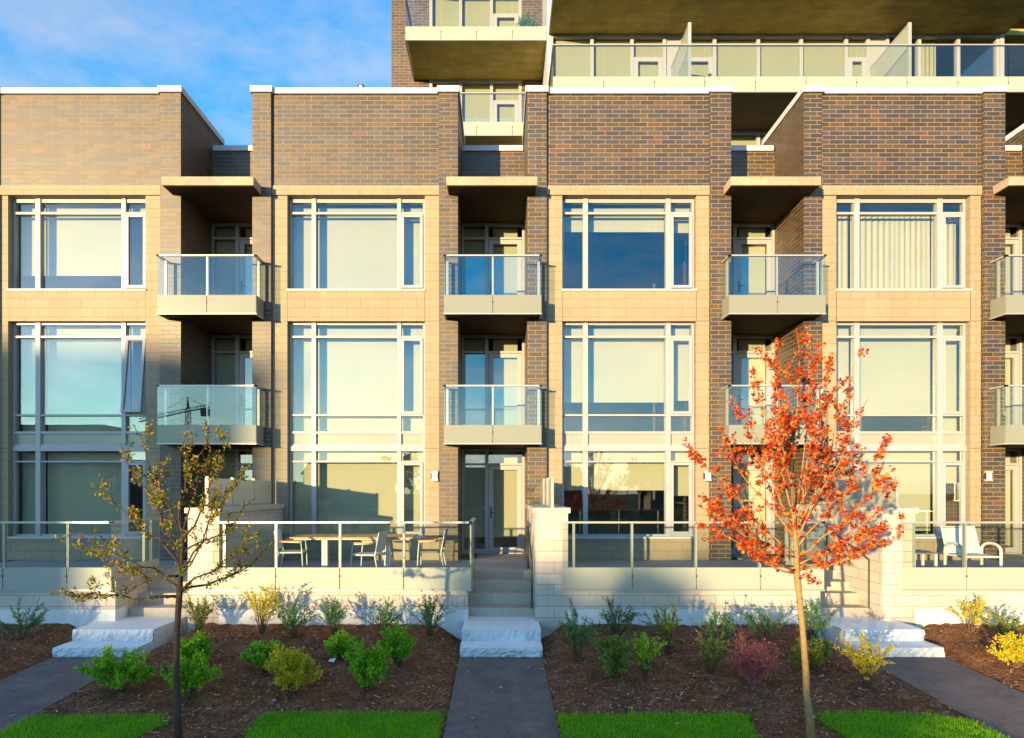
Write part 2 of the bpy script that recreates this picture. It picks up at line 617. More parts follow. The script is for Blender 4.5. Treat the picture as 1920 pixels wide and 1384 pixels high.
def door_unit(house, rl, rr, zf, zc, name, blind_to):
    d = node(name, house)
    fr = MB()
    y0, y1 = YD, YD + .1
    mid = rl + (rr - rl) * 0.395
    tz = zf + 2.3
    fr.box(rl, rl + .05, y0, y1, zf, zc)
    fr.box(rr - .06, rr, y0, y1, zf, zc)
    fr.box(mid - .045, mid + .045, y0 - .01, y1, zf, zc)
    fr.box(rl + .05, mid - .045, y0, y1, tz, tz + .05)
    fr.box(mid + .045, rr - .06, y0, y1, tz, tz + .05)
    fr.box(rl + .05, mid - .045, y0, y1, zf, zf + .12)
    fr.box(rl + .05, mid - .045, y0, y1, zc - .06, zc)
    fr.box(mid + .045, rr - .06, y0, y1, zc - .06, zc)
    fr.box(mid + .045, rr - .06, y0 - .02, y1, zf, zf + .03)
    fr.build('frame', 'frame', d)
    gl = MB()
    gl.box(rl + .05, mid - .045, y0 + .05, y0 + .062, zf + .12, tz)
    gl.build('glass', 'glass', d)
    gl = MB()
    gl.box(rl + .05, mid - .045, y0 + .05, y0 + .062, tz + .05, zc - .06)
    gl.box(mid + .045, rr - .06, y0 + .05, y0 + .062, tz + .05, zc - .06)
    gl.build('glass', 'glass', d)
    lf = MB()
    x0, x1, z0, z1 = mid + .055, rr - .07, zf + .035, tz - .01
    lf.box(x0, x0 + .12, y0 + .01, y0 + .07, z0, z1)
    lf.box(x1 - .12, x1, y0 + .01, y0 + .07, z0, z1)
    lf.box(x0 + .12, x1 - .12, y0 + .01, y0 + .07, z0, z0 + .13)
    lf.box(x0 + .12, x1 - .12, y0 + .01, y0 + .07, z1 - .11, z1)
    lf.build('door_leaf', 'frame', d)
    gl = MB()
    gl.box(x0 + .12, x1 - .12, y0 + .035, y0 + .047, z0 + .13, z1 - .11)
    gl.build('glass', 'glass', d)
    hb = MB()
    hb.box(x0 + .035, x0 + .075, y0 - .005, y0 + .01, zf + .92, zf + 1.22)
    hb.tube([(x0 + .055, y0 - .005, zf + 1.08), (x0 + .055, y0 - .055, zf + 1.08), (x0 + .16, y0 - .055, zf + 1.08)], 0.011, 7)
    hb.build('handle', 'dark', d)
    for (p, q) in ((rl + .05, mid - .045), (x0 + .11, x1 - .11)):
        b = MB()
        b.box(p, q, y0 + .16, y0 + .164, blind_to, zc - .08)
        b.build('blind', 'blind', d)
    return d


# ------------------------------------------------------------------ townhouses
EDGE = [[-215, -176, -42, -7], [300, 339, 473, 508], [823, 858.5, 988.5, 1025], [1332, 1371, 1507.5, 1541], [1845, 1885, 2021, 2055]]
BALC = [None, (294.5, 480.5), (832.5, 1015.5), (1367, 1548.5), (1886, 2068)]
CANO = [None, (302.7, 475.5), (837, 1008), (1370.5, 1539.8), (1892, 2061)]
WPX = [None, (25, 68, 77, 229, 237, 278.5), (543.5, 585, 593, 745, 752.5, 797), (1054, 1092.9, 1102, 1248, 1257, 1301), (1563, 1600.5, 1610.5, 1756, 1766, 1810)]
BL_UP = [None,
         [(0, 9.56, 7.93), (1, 9.56, 7.93), (2, 9.56, 9.33)],
         [(0, 9.56, 7.47), (1, 9.56, 7.47), (2, 9.56, 7.47)],
         [(0, 9.56, 8.99), (1, 9.56, 8.99), (2, 9.56, 8.97)],
         [(0, 9.4, 7.46), (1, 9.4, 7.46), (2, 9.4, 7.46)]]
BL_TALL = [None,
           [(0, 6.64, 4.0), (1, 6.64, 4.0), (2, 6.64, 4.1), (0, 3.62, 1.6), (1, 3.62, 1.6), (2, 3.62, 2.9)],
           [(0, 6.64, 4.0), (1, 6.64, 4.0), (2, 6.64, 4.0), (0, 3.62, 1.6), (1, 3.62, 1.6), (2, 3.62, 1.6)],
           [(0, 6.64, 4.86), (1, 6.64, 4.86), (2, 6.64, 4.9), (0, 3.62, 2.73), (1, 3.62, 2.73), (2, 3.62, 2.6)],
           [(0, 6.64, 4.58), (1, 6.64, 4.58), (2, 6.64, 4.15), (0, 3.62, 1.6), (1, 3.62, 1.75), (2, 3.62, 2.9)]]
HLABEL = [None,
          'leftmost townhouse, lower windows in blue shade, one window tilted open',
          'second townhouse from the left, cream blinds down, dining table on its terrace',
          'third townhouse from the left, half lowered blinds, red maple before its entry',
          'rightmost townhouse with dark purple brick and pleated curtains in its top window']
PIER = [None, (352, 411), (1004, 1065), (1655, 1716), (2290, 2350)]     # front plane, Y = YF
GUARD = [None, (-232, 211), (398, 884), (1053, 1544), (1690, 2180)]
STAIR = [None, (216, 352), (876, 1004), (1538, 1655), (2170, 2290)]

ZT = 1.06
SLABS = [(3.78, 3.97), (6.73, 6.92)]
for i in range(1, 5):
    e = [X(p, YP) for p in EDGE[i]]
    pe = [X(p, YP) for p in EDGE[i - 1]]
    xl, xr = pe[3], e[0]
    rl, rr = e[1], e[2]
    hs = empty('townhouse', ((xl + e[3]) / 2, YP, ZT), HLABEL[i], 'townhouse', 'row of brick townhouses')
    B('brick_wall', 'brick', hs, (xl, xr, YB - .02, YB + .3, 9.88, 12.03))
    zcap = 12.025
    B('pilaster', 'brick', hs, (e[0], e[1], YP, 17.25, ZT, zcap))
    B('pilaster', 'brick', hs, (e[2], e[3], YP, 17.25, ZT, zcap))
    if i == 1:
        B('pilaster', 'brick', hs, (pe[2], pe[3], YP, 17.25, ZT, zcap))
    cp = MB()
    cp.box(xl + .045, xr - .045, YB - .075, YB + .36, 12.03, 12.165)
    for (a, b) in ((e[0], e[1]), (e[2], e[3])) + (((pe[2], pe[3]),) if i == 1 else ()):
        cp.box(a - .04, b + .04, YP - .05, 17.3, zcap, 12.172)
    cp.box(rl + .041, rr - .041, 16.56, 16.93, 11.50, 11.64)
    cp.build('coping', 'coping', hs, bevel=0.006)
    sm = (xl + xr) / 2 + .18
    B('coping_seam', 'rail', hs, (sm - .02, sm + .02, YB - .0775, YB + .36, 12.045, 12.168))
    B('parapet', 'brick', hs, (rl, rr, 16.61, 16.88, 9.83, 11.50))
    B('roof', 'concrete', hs, (xl, e[3], 17.26, 20.0, 10.7, 10.9))
    # stone
    wx = [X(p, YW) for p in WPX[i]]
    ol, orr = wx[0] - .012, wx[5] + .012
    zgb = 1.60
    st = MB()
    st.box(xl, xr, YB - .045, YB + .3, 9.66, 9.88)
    yb2 = YB + .32
    st.box(xl, ol, YB, yb2, ZT, 9.66)
    st.box(orr, xr, YB, yb2, ZT, 9.66)
    st.box(ol, orr, YB, yb2, 6.70, 7.44)
    st.box(ol, orr, YB, yb2, ZT, zgb)
    st = st.build('stone_surround', 'stone', hs)
    for z in (6.70, 3.70):
        B('stone_joint', 'dark', st, (xl + .001, ol - .001, YB - .0025, YB + .01, z - .006, z + .006))
        B('stone_joint', 'dark', st, (orr + .001, xr - .001, YB - .0025, YB + .01, z - .006, z + .006))
    for xx in (ol, orr):
        B('stone_joint', 'dark', st, (xx - .006, xx + .004, YB - .0025, YB + .01, 6.705, 7.405))
    upper_or_tall(hs, wx, False, BL_UP[i], curt=(i == 4))
    upper_or_tall(hs, wx, True, BL_TALL[i], open_deg=(7 if i == 1 else 0), zbot=zgb)
    # wall lamp
    lx = {1: X(289, 15.1), 2: X(816, 15.1), 3: X(1324, 15.1), 4: X(1846, 15.1)}[i]
    lz = Z(893, 15.1)
    lp = MB()
    lp.box(lx - .05, lx + .05, YB - .03, YB - .002, lz - .14, lz + .14, 'rail')
    lp.box(lx - .085, lx + .085, YB - .16, YB - .03, lz - .12, lz - .07, 'rail')
    lp.box(lx - .085, lx + .085, YB - .16, YB - .03, lz + .07, lz + .12, 'rail')
    lp.box(lx - .07, lx + .07, YB - .145, YB - .03, lz - .07, lz + .07, 'lamp')
    for dx_ in (-.078, .066):
        lp.box(lx + dx_, lx + dx_ + .012, YB - .158, YB - .03, lz - .07, lz + .07, 'dark')
    lp.build('wall_lamp', None, hs, bevel=0.005)
    # recess: canopy, balconies, doors
    cl, cr = [X(p, YBAL) for p in CANO[i]]
    ca = MB()
    ca.box(cl, cr, YBAL, 14.998, 9.63, 9.83)
    ca.box(rl, rr, 14.998, 16.6, 9.70, 9.826)
    ca = ca.build('canopy', 'canopy', hs, bevel=0.012)
    B('soffit', 'shade_toned_soffit', ca, (cl + .03, cr - .03, YBAL + .03, 14.998, 9.622, 9.629), (rl, rr, 14.998, 16.598, 9.634, 9.699))  # underside sheet whose dark colour stands in for the recess shade
    bl, br = [X(p, YBAL) for p in BALC[i]]
    zf_list = [ZT] + [s[1] for s in SLABS]
    zc_list = [s[0] for s in SLABS] + [9.633]
    for k, (z0, z1) in enumerate(SLABS):
        bn = node('balcony', hs)
        sb = MB()
        sb.box(bl + .04, br - .04, YBAL + .04, 14.998, z0 + .01, z1)
        sb.box(rl, rr, 14.998, 16.6, z0 + .012, z1 - .002)
        sb.build('slab', 'shade_toned_soffit', bn)
        zt = 5.075 if k == 0 else 8.03
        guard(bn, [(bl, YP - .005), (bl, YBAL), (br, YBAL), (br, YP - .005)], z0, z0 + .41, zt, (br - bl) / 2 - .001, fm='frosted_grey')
    for k in range(3):
        door_unit(hs, rl + .003, rr - .003, zf_list[k], zc_list[k], 'front_door' if k == 0 else 'balcony_door', zf_list[k] + (.42 if i == 2 else .2))
    # rooms
    rm = MB()
    xa, xb = xl + .02, e[3] - .02
    for z in (0.9, 3.72, 6.71, 9.62):
        rm.box(xa, xb, 16.9, 20, z, z + .15)
        rm.box(xa, e[0], YB + .36, 16.9, z, z + .15)
    rm.box(xa, xb, 20, 20.1, .9, 10.7)
    rm.box(xa - .05, xa, 15.45, 20, .9, 10.7)
    rm.box(xb, xb + .05, 17.25, 20, .9, 10.7)
    rm.build('interior', 'room', hs)
    # terrace
    gl_, gr_ = [X(p, YF) for p in GUARD[i]]
    pl, pr = [X(p, YF) for p in PIER[i]]
    sl, sr = [X(p, YF) for p in STAIR[i]]
    ppr = X(PIER[i - 1][1], YF) if i > 1 else X(-240, YF)
    te = node('terrace', hs)
    B('terrace_wall', 'terrace_stone', te, (ppr, sl, YF, YF + .3, Z(1143, YF), ZT - .15))
    B('plinth', 'plinth', te, (ppr, sl + .012, YF - .02, YF + .3, -.2, Z(1143, YF) - .001))
    B('side_wall', 'terrace_stone', te, (sl - .25, sl - .003, YF + .301, YB, -.1, ZT - .152))
    B('floor', 'terrace_floor', te, (ppr, sl, YF + .02, YB - .004, ZT - .15, ZT))
    gd = node('terrace_guard', hs)
    guard(gd, [(gl_, YF - .035), (gr_, YF - .035), (gr_, 13.2)], .915, 1.31, 2.12, 1.158, first=(1.275 if i == 3 else (1.158)))
    # entry stair
    stn = MB()
    stn.box(sl, sr, 13.17, 16.6, ZT - .5, ZT - .003)
    yy = [13.17, 12.71, 12.37, 12.02]
    zz = [.89, .715, .50]
    for k in range(3):
        stn.box(sl, sr, yy[k + 1], yy[k] + (0.0), -.1, zz[k])
    stn.build('entry_stair', 'concrete', hs, bevel=0.008)
    # dividing pier wall with cap and frosted screen
    pw = node('divider_wall', hs)
    B('wall', 'terrace_stone', pw, (pl, pr, YF, 14.99, -.1, 2.29))
    B('cap', 'screed', pw, (pl - .045, pr + .045, YF - .04, 14.99, 2.29, 2.39), bevel=0.01)
    sc = node('privacy_screen', hs)
    sx = (pl + pr) / 2 + .02
    B('rail', 'rail', sc, (sx - .03, sx + .03, YF + .05, 14.9, 2.391, 2.42))
    for k in range(3):
        y0 = YF + .1 + k * 1.1
        B('glass_panel', 'frosted', sc, (sx - .006, sx + .006, y0 + .03, y0 + 1.07, 2.42, 2.93))
        B('post', 'rail', sc, (sx - .025, sx + .025, y0 - .02, y0 + .025, 2.42, 2.955))
    # handrail on the pier side
    hr = MB()
    hr.tube([(pl - .05, 13.5, ZT), (pl - .05, 13.5, ZT + .88), (pl - .05, 11.95, ZT + .35), (pl - .05, 11.95, .5)], 0.016, 8)
    hr.build('stair_rail', 'dark', hs)

# ------------------------------------------------------------------ apartment tower behind
YT1, YT2, YG1, YG2 = 23.1, 20.8, 21.0, 18.7
tw = empty('apartment_tower', (5, 24, 0), 'tall brick and glass apartment tower with long glass balconies rising behind the townhouses', 'apartment tower')
FZ = [11.24, 14.37, 17.50, 20.63, 23.76]
tx0, txc, tx1 = X(734, YT1), X(1030, YT2), X(1878, YT2)
wl, wr = X(805, YT1), X(978, YT1)
wb = MB()
wb.box(tx0, wl, YT1, YT1 + .3, 8, 27)
wb.box(wr, X(1040, YT1), YT1, YT1 + .3, 8, 27)
wb.box(tx0, tx0 + .3, YT1 + .3, 34, 8, 27)
wb.build('brick_wall', 'brick', tw)
wb = MB()
wb.box(tx0 + .3, 24, 34, 34.3, 8, 27)
wb.box(tx0 + .3, 24, YT1 + .4, 34, 26.7, 27)
wb.box(tx1 + 6, tx1 + 6.3, YT2 + 2, 34, 8, 27)
wb.build('rear_wall', 'room', tw)
for k, z in enumerate(FZ):
    sl = MB()
    sl.box(tx0 + .3, X(1029, YT1), YT1 + .02, 33, z + .02, z + .22)
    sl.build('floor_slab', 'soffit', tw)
    sl = MB()
    sl.box(txc + .05, tx1 + 6, YT2 + .02, 33, z + .021, z + .221)
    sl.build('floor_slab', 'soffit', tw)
    sl = MB()
    bl1, bl2 = X(760, YG1), X(1025, YG1)
    if k in (1, 2, 3):
        bn = node('balcony', tw)
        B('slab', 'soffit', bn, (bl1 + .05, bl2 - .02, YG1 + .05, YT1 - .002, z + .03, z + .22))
        if k < 3:
            guard(bn, [(bl1, YT1 - .01), (bl1, YG1), (bl2, YG1)], z, z + .43, z + 1.37, 1.17, posts=False)
        bn = node('balcony', tw)
        ll, lr = X(1037, YG2), tx1 + 5.0
        sx1 = tx1 + (0.1 if k == 2 else 5.0)
        B('slab', 'shade_toned_soffit' if k == 1 else 'soffit', bn, (ll + .05, sx1, YG2 + .05, YT2 - .002, z + .03, z + .22))  # lower underside has shade in its colour, upper ones warm bounce
        if k == 1:
            guard(bn, [(ll, YT2 - .01), (ll, YG2), (lr, YG2)], z, z + .43, z + 1.35, 1.478, posts=False)
        else:
            fa = MB()
            fa.box(ll + .02, ll + .048, YG2 + .05, YT2, z - .02, z + .3)
            fa.build('fascia', 'coping', bn)
B('end_panel', 'coping', tw, (X(1026, YT2), X(1033, YT2), YT2 - .02, YT1 - .01, 12, 20.6))


def tower_window(xs, y, z0, z1, blinds, door=None, panel=None):
    """xs: mullion centres"""
    w = node('window', tw)
    fr = MB()
    for x in xs:
        fr.box(x - .055, x + .055, y - .03, y + .1, z0, z1)
    for p, q in zip(xs[:-1], xs[1:]):
        fr.box(p + .055, q - .055, y, y + .1, z1 - .08, z1)
        fr.box(p + .055, q - .055, y, y + .1, z0, z0 + .08)
    fr.build('frame', 'frame', w)
    for n, (p, q) in enumerate(zip(xs[:-1], xs[1:])):
        if panel and n in panel:
            B('panel', 'frame', w, (p + .055, q - .055, y + .03, y + .06, z0 + .08, z1 - .08))
            continue
        B('glass', 'glass', w, (p + .055, q - .055, y + .05, y + .062, z0 + .08, z1 - .08))
        if door and n in door:
            df = MB()
            x0, x1, za, zb = p + .06, q - .06, z0 + .09, z0 + 2.2
            t = .14
            df.box(x0, x0 + t, y - .02, y + .045, za, zb)
            df.box(x1 - t, x1, y - .02, y + .045, za, zb)
            df.box(x0 + t, x1 - t, y - .02, y + .045, zb - t, zb)
            df.build('door_leaf', 'frame', w)
        if blinds.get(n) is not None:
            zb, kind = blinds[n]
            if kind == 'c':
                curtain_mesh(p, (p + q) / 2 + .05, z0 + zb, z1 - .1, y + .2, n).build('curtain', 'curtain', w, smooth=True)
            else:
                B('blind', 'blind', w, (p + .03, q - .03, y + .13, y + .134, z0 + zb, z1 - .1))


xs1 = [wl + .055, X(863.5, YT1), X(921.5, YT1), wr - .055]
for k in (1, 2):
    z0, z1 = FZ[k] + .22, FZ[k + 1] + .02
    tower_window(xs1, YT1 + .02, z0, z1, {0: (.1, 'b'), 1: (.1, 'b'), 2: (.6 if k == 2 else 0.1, 'b')}, door=[2])
xs2 = [X(p, YT2) for p in (1034, 1110, 1185, 1246, 1280, 1340, 1422, 1502.5, 1587, 1628, 1664, 1724, 1797, 1871)]
for k in (0, 1, 2):
    z0, z1 = FZ[k] + .22, FZ[k + 1] + .02
    bd = {n: (.1, 'b') for n in range(10)}
    bd[8] = (.1, 'b')
    bd[11] = (.1, 'c')
    tower_window(xs2, YT2 + .02, z0, z1, bd, door=[2, 4, 8], panel=[3, 9])
# corner column and glazed wing set back beyond it
B('corner_post', 'frame', tw, (X(1872, YT2) + .02, tx1 + .05, YT2 - .05, YT2 + .2, 11, 20.6))
cw = node('curtain_wall', tw)
fr = MB()
for k in range(6):
    fr.box(tx1 + .2 + k * 1.1, tx1 + .26 + k * 1.1, YT2 + 1.9, YT2 + 2.0, 11, 27)
for z in FZ:
    fr.box(tx1, tx1 + 6, YT2 + 1.92, YT2 + 2.02, z + .1, z + .2)
fr.build('frame', 'frame', cw)
B('glass', 'glass', cw, (tx1, tx1 + 6, YT2 + 1.96, YT2 + 1.972, 11, 27))
for x in (1292, 1704):
    sx = X(x, YG2 + .1)
    ps = node('privacy_screen', tw)
    B('glass_panel', 'frosted', ps, (sx - .008, sx + .008, YG2 + .12, YT2 - .05, FZ[1] + .25, 16.38))
    B('post', 'frame', ps, (sx - .04, sx + .05, YG2 + .05, YG2 + .11, FZ[1] + .22, 16.42))
    B('top_rail', 'frame', ps, (sx - .02, sx + .02, YG2 + .11, YT2 - .05, 16.38, 16.42))

# roof vent of the second house
rv = MB()
rv.tube([(X(677, 16.5), 16.5, 10.9), (X(677, 16.5), 16.5, Z(161, 16.5))], 0.05, 10)
rv.tube([(X(677, 16.5), 16.5, Z(161, 16.5)), (X(677, 16.5), 16.5, Z(159, 16.5))], [.09, .05], 10)
tag(rv.build('roof_vent', 'coping', None, origin=(X(677, 16.5), 16.5, 10.9)), 'small pale vent pipe poking above the white roof coping against the sky', 'vent')

# balcony plant on the tower
def leaf_quad(b, p, d, n, ln, w, m=None):
    d = d.normalized()
    s = d.cross(n)
    s = s.normalized() if s.length > 1e-6 else Vector((1, 0, 0))
    b.poly([p, p + d * ln * .45 + s * w * .5, p + d * ln, p + d * ln * .45 - s * w * .5], m)


def rdir(rnd):
    while True:
        v = Vector((rnd.uniform(-1, 1), rnd.uniform(-1, 1), rnd.uniform(-1, 1)))
        if 0.05 < v.length < 1:
            return v.normalized()


def shrub(kind, leafm, px, py_base, w_px, h_px, label, seed, Y=None, dens=1.0):
    rnd = random.Random(seed)
    Yb = Y
    z0 = mulch_z(X(px, Yb), Yb)
    org = Vector((X(px, Yb), Yb, z0))
    w, h = w_px * Yb / F, h_px * Yb / F
    o = empty('shrub', org, label, 'shrub', 'shrubs in the mulch beds')
    st, fo = MB(), MB()
    ns = {'wispy': 20, 'mound': 28, 'twiggy': 70}[kind]
    for k in range(ns):
        a = rnd.uniform(0, 2 * math.pi)
        lean = rnd.uniform(.1, 1.0) ** (0.8)
        hh = h * rnd.uniform(.6, 1.0) * ((1 - .45 * lean ** 2) if kind != 'wispy' else (1 - .3 * lean))
        tip = org + Vector((math.cos(a) * lean * w * .5, math.sin(a) * lean * w * .42, hh))
        mid = org + Vector((math.cos(a) * lean * w * .2, math.sin(a) * lean * w * .17, hh * .55)) + rdir(rnd) * .02
        st.tube([org + Vector((math.cos(a) * .03, math.sin(a) * .03, -.02)), mid, tip], [.006, .0045, .0018], 4)
        segs = [(mid, tip)]
        nb = 4 if kind != 'wispy' else 3
        for q in range(nb + (3 if kind == 'twiggy' else 0)):
            t = rnd.uniform(.15, .95)
            s0 = mid.lerp(tip, t) if rnd.random() < .75 else org.lerp(mid, rnd.uniform(.5, 1))
            e0 = s0 + (rdir(rnd) * .6 + Vector((math.cos(a) * .5, math.sin(a) * .5, .7))).normalized() * rnd.uniform(.06, .16) * (h / .5)
            st.tube([s0, e0], [.0028, .0012], 3, cap=False)
            segs.append((s0, e0))
        for (s0, e0) in segs:
            ln = (e0 - s0).length
            nl = int((ln / {'wispy': .0062, 'mound': .0042, 'twiggy': .034}[kind]) * dens)
            for q in range(nl):
                t = rnd.random()
                p = s0.lerp(e0, t) + rdir(rnd) * (.012 if kind == 'wispy' else .03)
                d = ((e0 - s0).normalized() * .6 + rdir(rnd))
                L0 = rnd.uniform(.02, .04) if kind != 'mound' else rnd.uniform(.025, .05)
                leaf_quad(fo, p, d, rdir(rnd), L0, L0 * rnd.uniform(.4, .6))
    st.build('stem', 'twig_red' if kind == 'twiggy' else 'twig', o)
    fo.build('foliage', leafm, o)
    return o


# ------------------------------------------------------------------ ground
def path_z(y):
    if y >= 10.43: return 0.0
    return max(-.055 * (10.43 - y), -.3)


PATHS = [(X(101, 10.43), X(259, 10.43)), (X(861, 10.43), X(1018, 10.43)), (X(1613, 10.43), X(1768, 10.43))]
PATHS = [(PATHS[0][0], PATHS[0][1]), (PATHS[1][0] + .01, PATHS[1][1] - .01), PATHS[2]]


def smooth(t):
    t = max(0, min(1, t))
    return t * t * (3 - 2 * t)


def hash2(x, y):
    return math.sin(x * 3.1 + 1.3 * math.sin(y * 2.3)) * math.sin(y * 2.7 + 1.1 * math.sin(x * 1.7))


def mulch_z(x, y):
    base = path_z(y)
    top = -.12 + (y - 8.1) * (.40 / 3.5) if y > 8.1 else path_z(y) + .0
    d = min(max(a - x, x - b, 0 if a < x < b else 0) if not (a < x < b) else -1 for a, b in PATHS)
    if d < 0:
        return base - .05
    t = smooth(d / .55)
    return base * (1 - t) + top * t - .012 * (1 - t) + .018 * hash2(x * 1.3, y * 1.3) * t


gm = MB()
ys = [-400, -120, -60, -30, -12, 3.2]
gm.poly([(-500, -600, -.75), (500, -600, -.75), (500, 4.9, -.75), (-500, 4.9, -.75)])
gm.poly([(-500, 4.9, -.55), (500, 4.9, -.55), (500, 900, -.55), (-500, 900, -.55)])
tag(gm.build('ground', 'earth'), 'grassy earth running out behind the street', None, None, 'structure')
rd = MB()
rd.poly([(-300, -6, -.62), (300, -6, -.62), (300, 2.6, -.62), (-300, 2.6, -.62)])
tag(rd.build('road', 'asphalt'), 'asphalt street in front of the houses', None, None, 'structure')
sw = MB()
sw.box(-300, 300, 2.6, 2.78, -.8, -.47)
sw.box(-300, 300, 2.78, 4.6, -.8, -.475)
tag(sw.build('pavement', 'concrete'), 'concrete pavement with kerb along the street', None, None, 'structure')

mu = MB()
nx, ny = 330, 72
x0, x1, y0, y1 = -15.0, 17.0, 4.6, 11.6
rnd = random.Random(5)
grid = []
for j in range(ny + 1):
    y = y0 + (y1 - y0) * j / ny
    for k in range(nx + 1):
        x = x0 + (x1 - x0) * k / nx
        mu.v.append((x, y, mulch_z(x, y) + rnd.uniform(-.02, .02)))
for j in range(ny):
    for k in range(nx):
        a = j * (nx + 1) + k
        mu.f.append((a, a + 1, a + nx + 2, a + nx + 1))
        mu.m.append(0)
tag(mu.build('mulch_bed', 'mulch', smooth=True), 'dark brown bark mulch beds in front of the terraces', None, None, 'structure')

for (a, b) in PATHS:
    pm = MB()
    yy = [10.6, 10.43, 9.8, 9.0, 8.2, 7.4, 6.4, 4.7]
    rr_ = random.Random(int(a * 10))
    row = []
    for y in yy:
        row.append((a + rr_.uniform(-.012, .012), b + rr_.uniform(-.012, .012), y))
    for (a0, b0, ya), (a1, b1, yb) in zip(row[:-1], row[1:]):
        pm.poly([(a1, yb, path_z(yb)), (b1, yb, path_z(yb)), (b0, ya, path_z(ya)), (a0, ya, path_z(ya))])
        pm.poly([(a1, yb, path_z(yb) - .06), (a1, yb, path_z(yb)), (a0, ya, path_z(ya)), (a0, ya, path_z(ya) - .06)])
        pm.poly([(b1, yb, path_z(yb)), (b1, yb, path_z(yb) - .06), (b0, ya, path_z(ya) - .06), (b0, ya, path_z(ya))])
    tag(pm.build('path', 'asphalt'), 'grey asphalt path leading to the stone steps', None, None, 'structure')

# lawns
LAWN = []
LAWN.append([(-5.86, 4.7), (-4.6, 4.7), (-4.45, 6.2), (-4.25, 7.2), (-4.05, 7.75), (-4.3, 7.98), (-5.0, 8.0), (-5.86, 7.95)])
LAWN.append([(-2.5, 4.7), (-.715, 4.7), (-.715, 8.05), (-1.5, 8.08), (-2.6, 8.07), (-2.97, 8.0), (-2.95, 7.5), (-2.75, 6.6)])
LAWN.append([(.725, 4.7), (2.5, 4.7), (2.75, 6.6), (2.95, 7.4), (3.12, 8.0), (2.6, 8.03), (1.5, 8.03), (.725, 8.02)])
LAWN.append([(4.4, 4.7), (5.82, 4.7), (5.82, 7.75), (5.4, 8.0), (4.6, 8.1), (4.0, 8.08), (3.95, 7.8), (4.1, 6.8)])
def ragged(P, rnd):
    out = []
    for p, q in zip(P, P[1:] + P[:1]):
        straight = abs(p[0] - q[0]) < .01 and min(abs(p[0] - e) for ab in PATHS for e in ab) < .08
        n = max(1, int(math.hypot(q[0] - p[0], q[1] - p[1]) / .09))
        for k in range(n):
            t = k / n
            j = 0.008 if straight else 0.03
            out.append((p[0] + (q[0] - p[0]) * t + rnd.uniform(-j, j), p[1] + (q[1] - p[1]) * t + rnd.uniform(-j, j)))
    return out


LAWN = [ragged(P, random.Random(40 + i)) for i, P in enumerate(LAWN)]
lw = MB()
for P in LAWN:
    cx = sum(p[0] for p in P) / len(P)
    lw.poly([(p[0], p[1], path_z(p[1]) + .03) for p in P])
    for p, q in zip(P, P[1:] + P[:1]):
        lw.poly([(p[0], p[1], path_z(p[1]) - .05), (q[0], q[1], path_z(q[1]) - .05), (q[0], q[1], path_z(q[1]) + .03), (p[0], p[1], path_z(p[1]) + .03)])
tag(lw.build('lawn', 'turf'), 'mown green lawn patches at the front edge', None, None, 'structure')


def inside(P, x, y):
    c = False
    j = len(P) - 1
    for i in range(len(P)):
        if (P[i][1] > y) != (P[j][1] > y) and x < (P[j][0] - P[i][0]) * (y - P[i][1]) / (P[j][1] - P[i][1]) + P[i][0]:
            c = not c
        j = i
    return c


rnd = random.Random(11)
gr = MB()
for P in LAWN:
    xa, xb = min(p[0] for p in P), max(p[0] for p in P)
    for k in range(int((xb - xa) * 1.9 * 5200)):
        x, y = rnd.uniform(xa - .03, xb + .03), rnd.uniform(6.35, 8.12)
        if not inside(P, x + rnd.gauss(0, .035), y + rnd.gauss(-.01, .035)):
            continue
        a = rnd.uniform(0, 6.28)
        hh = rnd.uniform(.026, .058) * (1 + .35 * hash2(x * 2.1, y * 2.6))
        ww = rnd.uniform(.002, .0035)
        z = path_z(y) + .02
        dx, dy = math.cos(a) * ww, math.sin(a) * ww
        lx, ly = rnd.uniform(-.025, .025), rnd.uniform(-.025, .025)
        gr.poly([(x - dx, y - dy, z), (x + dx, y + dy, z), (x + lx, y + ly, z + hh)])
tag(gr.build('grass', 'grass'), 'short bright green grass blades on the lawns', None, None, 'stuff')

# mulch chips
rnd = random.Random(21)
ch = MB()
for k in range(62000):
    x, y = rnd.uniform(-9.5, 10.5), 6.6 + 5.0 * rnd.random() ** 1.15
    if abs(x) > 0.86 * y + 0.3 or any(a - .02 < x < b + .02 for a, b in PATHS):
        if not (any(a - .02 < x < b + .02 for a, b in PATHS) and rnd.random() < .012):
            continue
    if y < 8.05 and any(inside(P, x, y) for P in LAWN):
        continue
    on_path = any(a < x < b for a, b in PATHS)
    if on_path and y > 10.3:
        continue
    z = (path_z(y) if on_path else mulch_z(x, y)) + rnd.uniform(.002, .024)
    ln, w = rnd.uniform(.012, .06) * (1 if rnd.random() < .9 else 1.9), rnd.uniform(.004, .02)
    a = rnd.uniform(0, 6.28)
    d = Vector((math.cos(a), math.sin(a), rnd.uniform(-.35, .35))) * ln
    s = Vector((-math.sin(a), math.cos(a), rnd.uniform(-.6, .6))) * w
    p = Vector((x, y, z))
    ch.poly([p - d * .5 - s * .5, p + d * .5 - s * .3, p + d * .5 + s * .5, p - d * .5 + s * .4])
tag(ch.build('mulch_chips', 'chips'), 'loose wood chips scattered over the mulch beds', None, None, 'stuff')


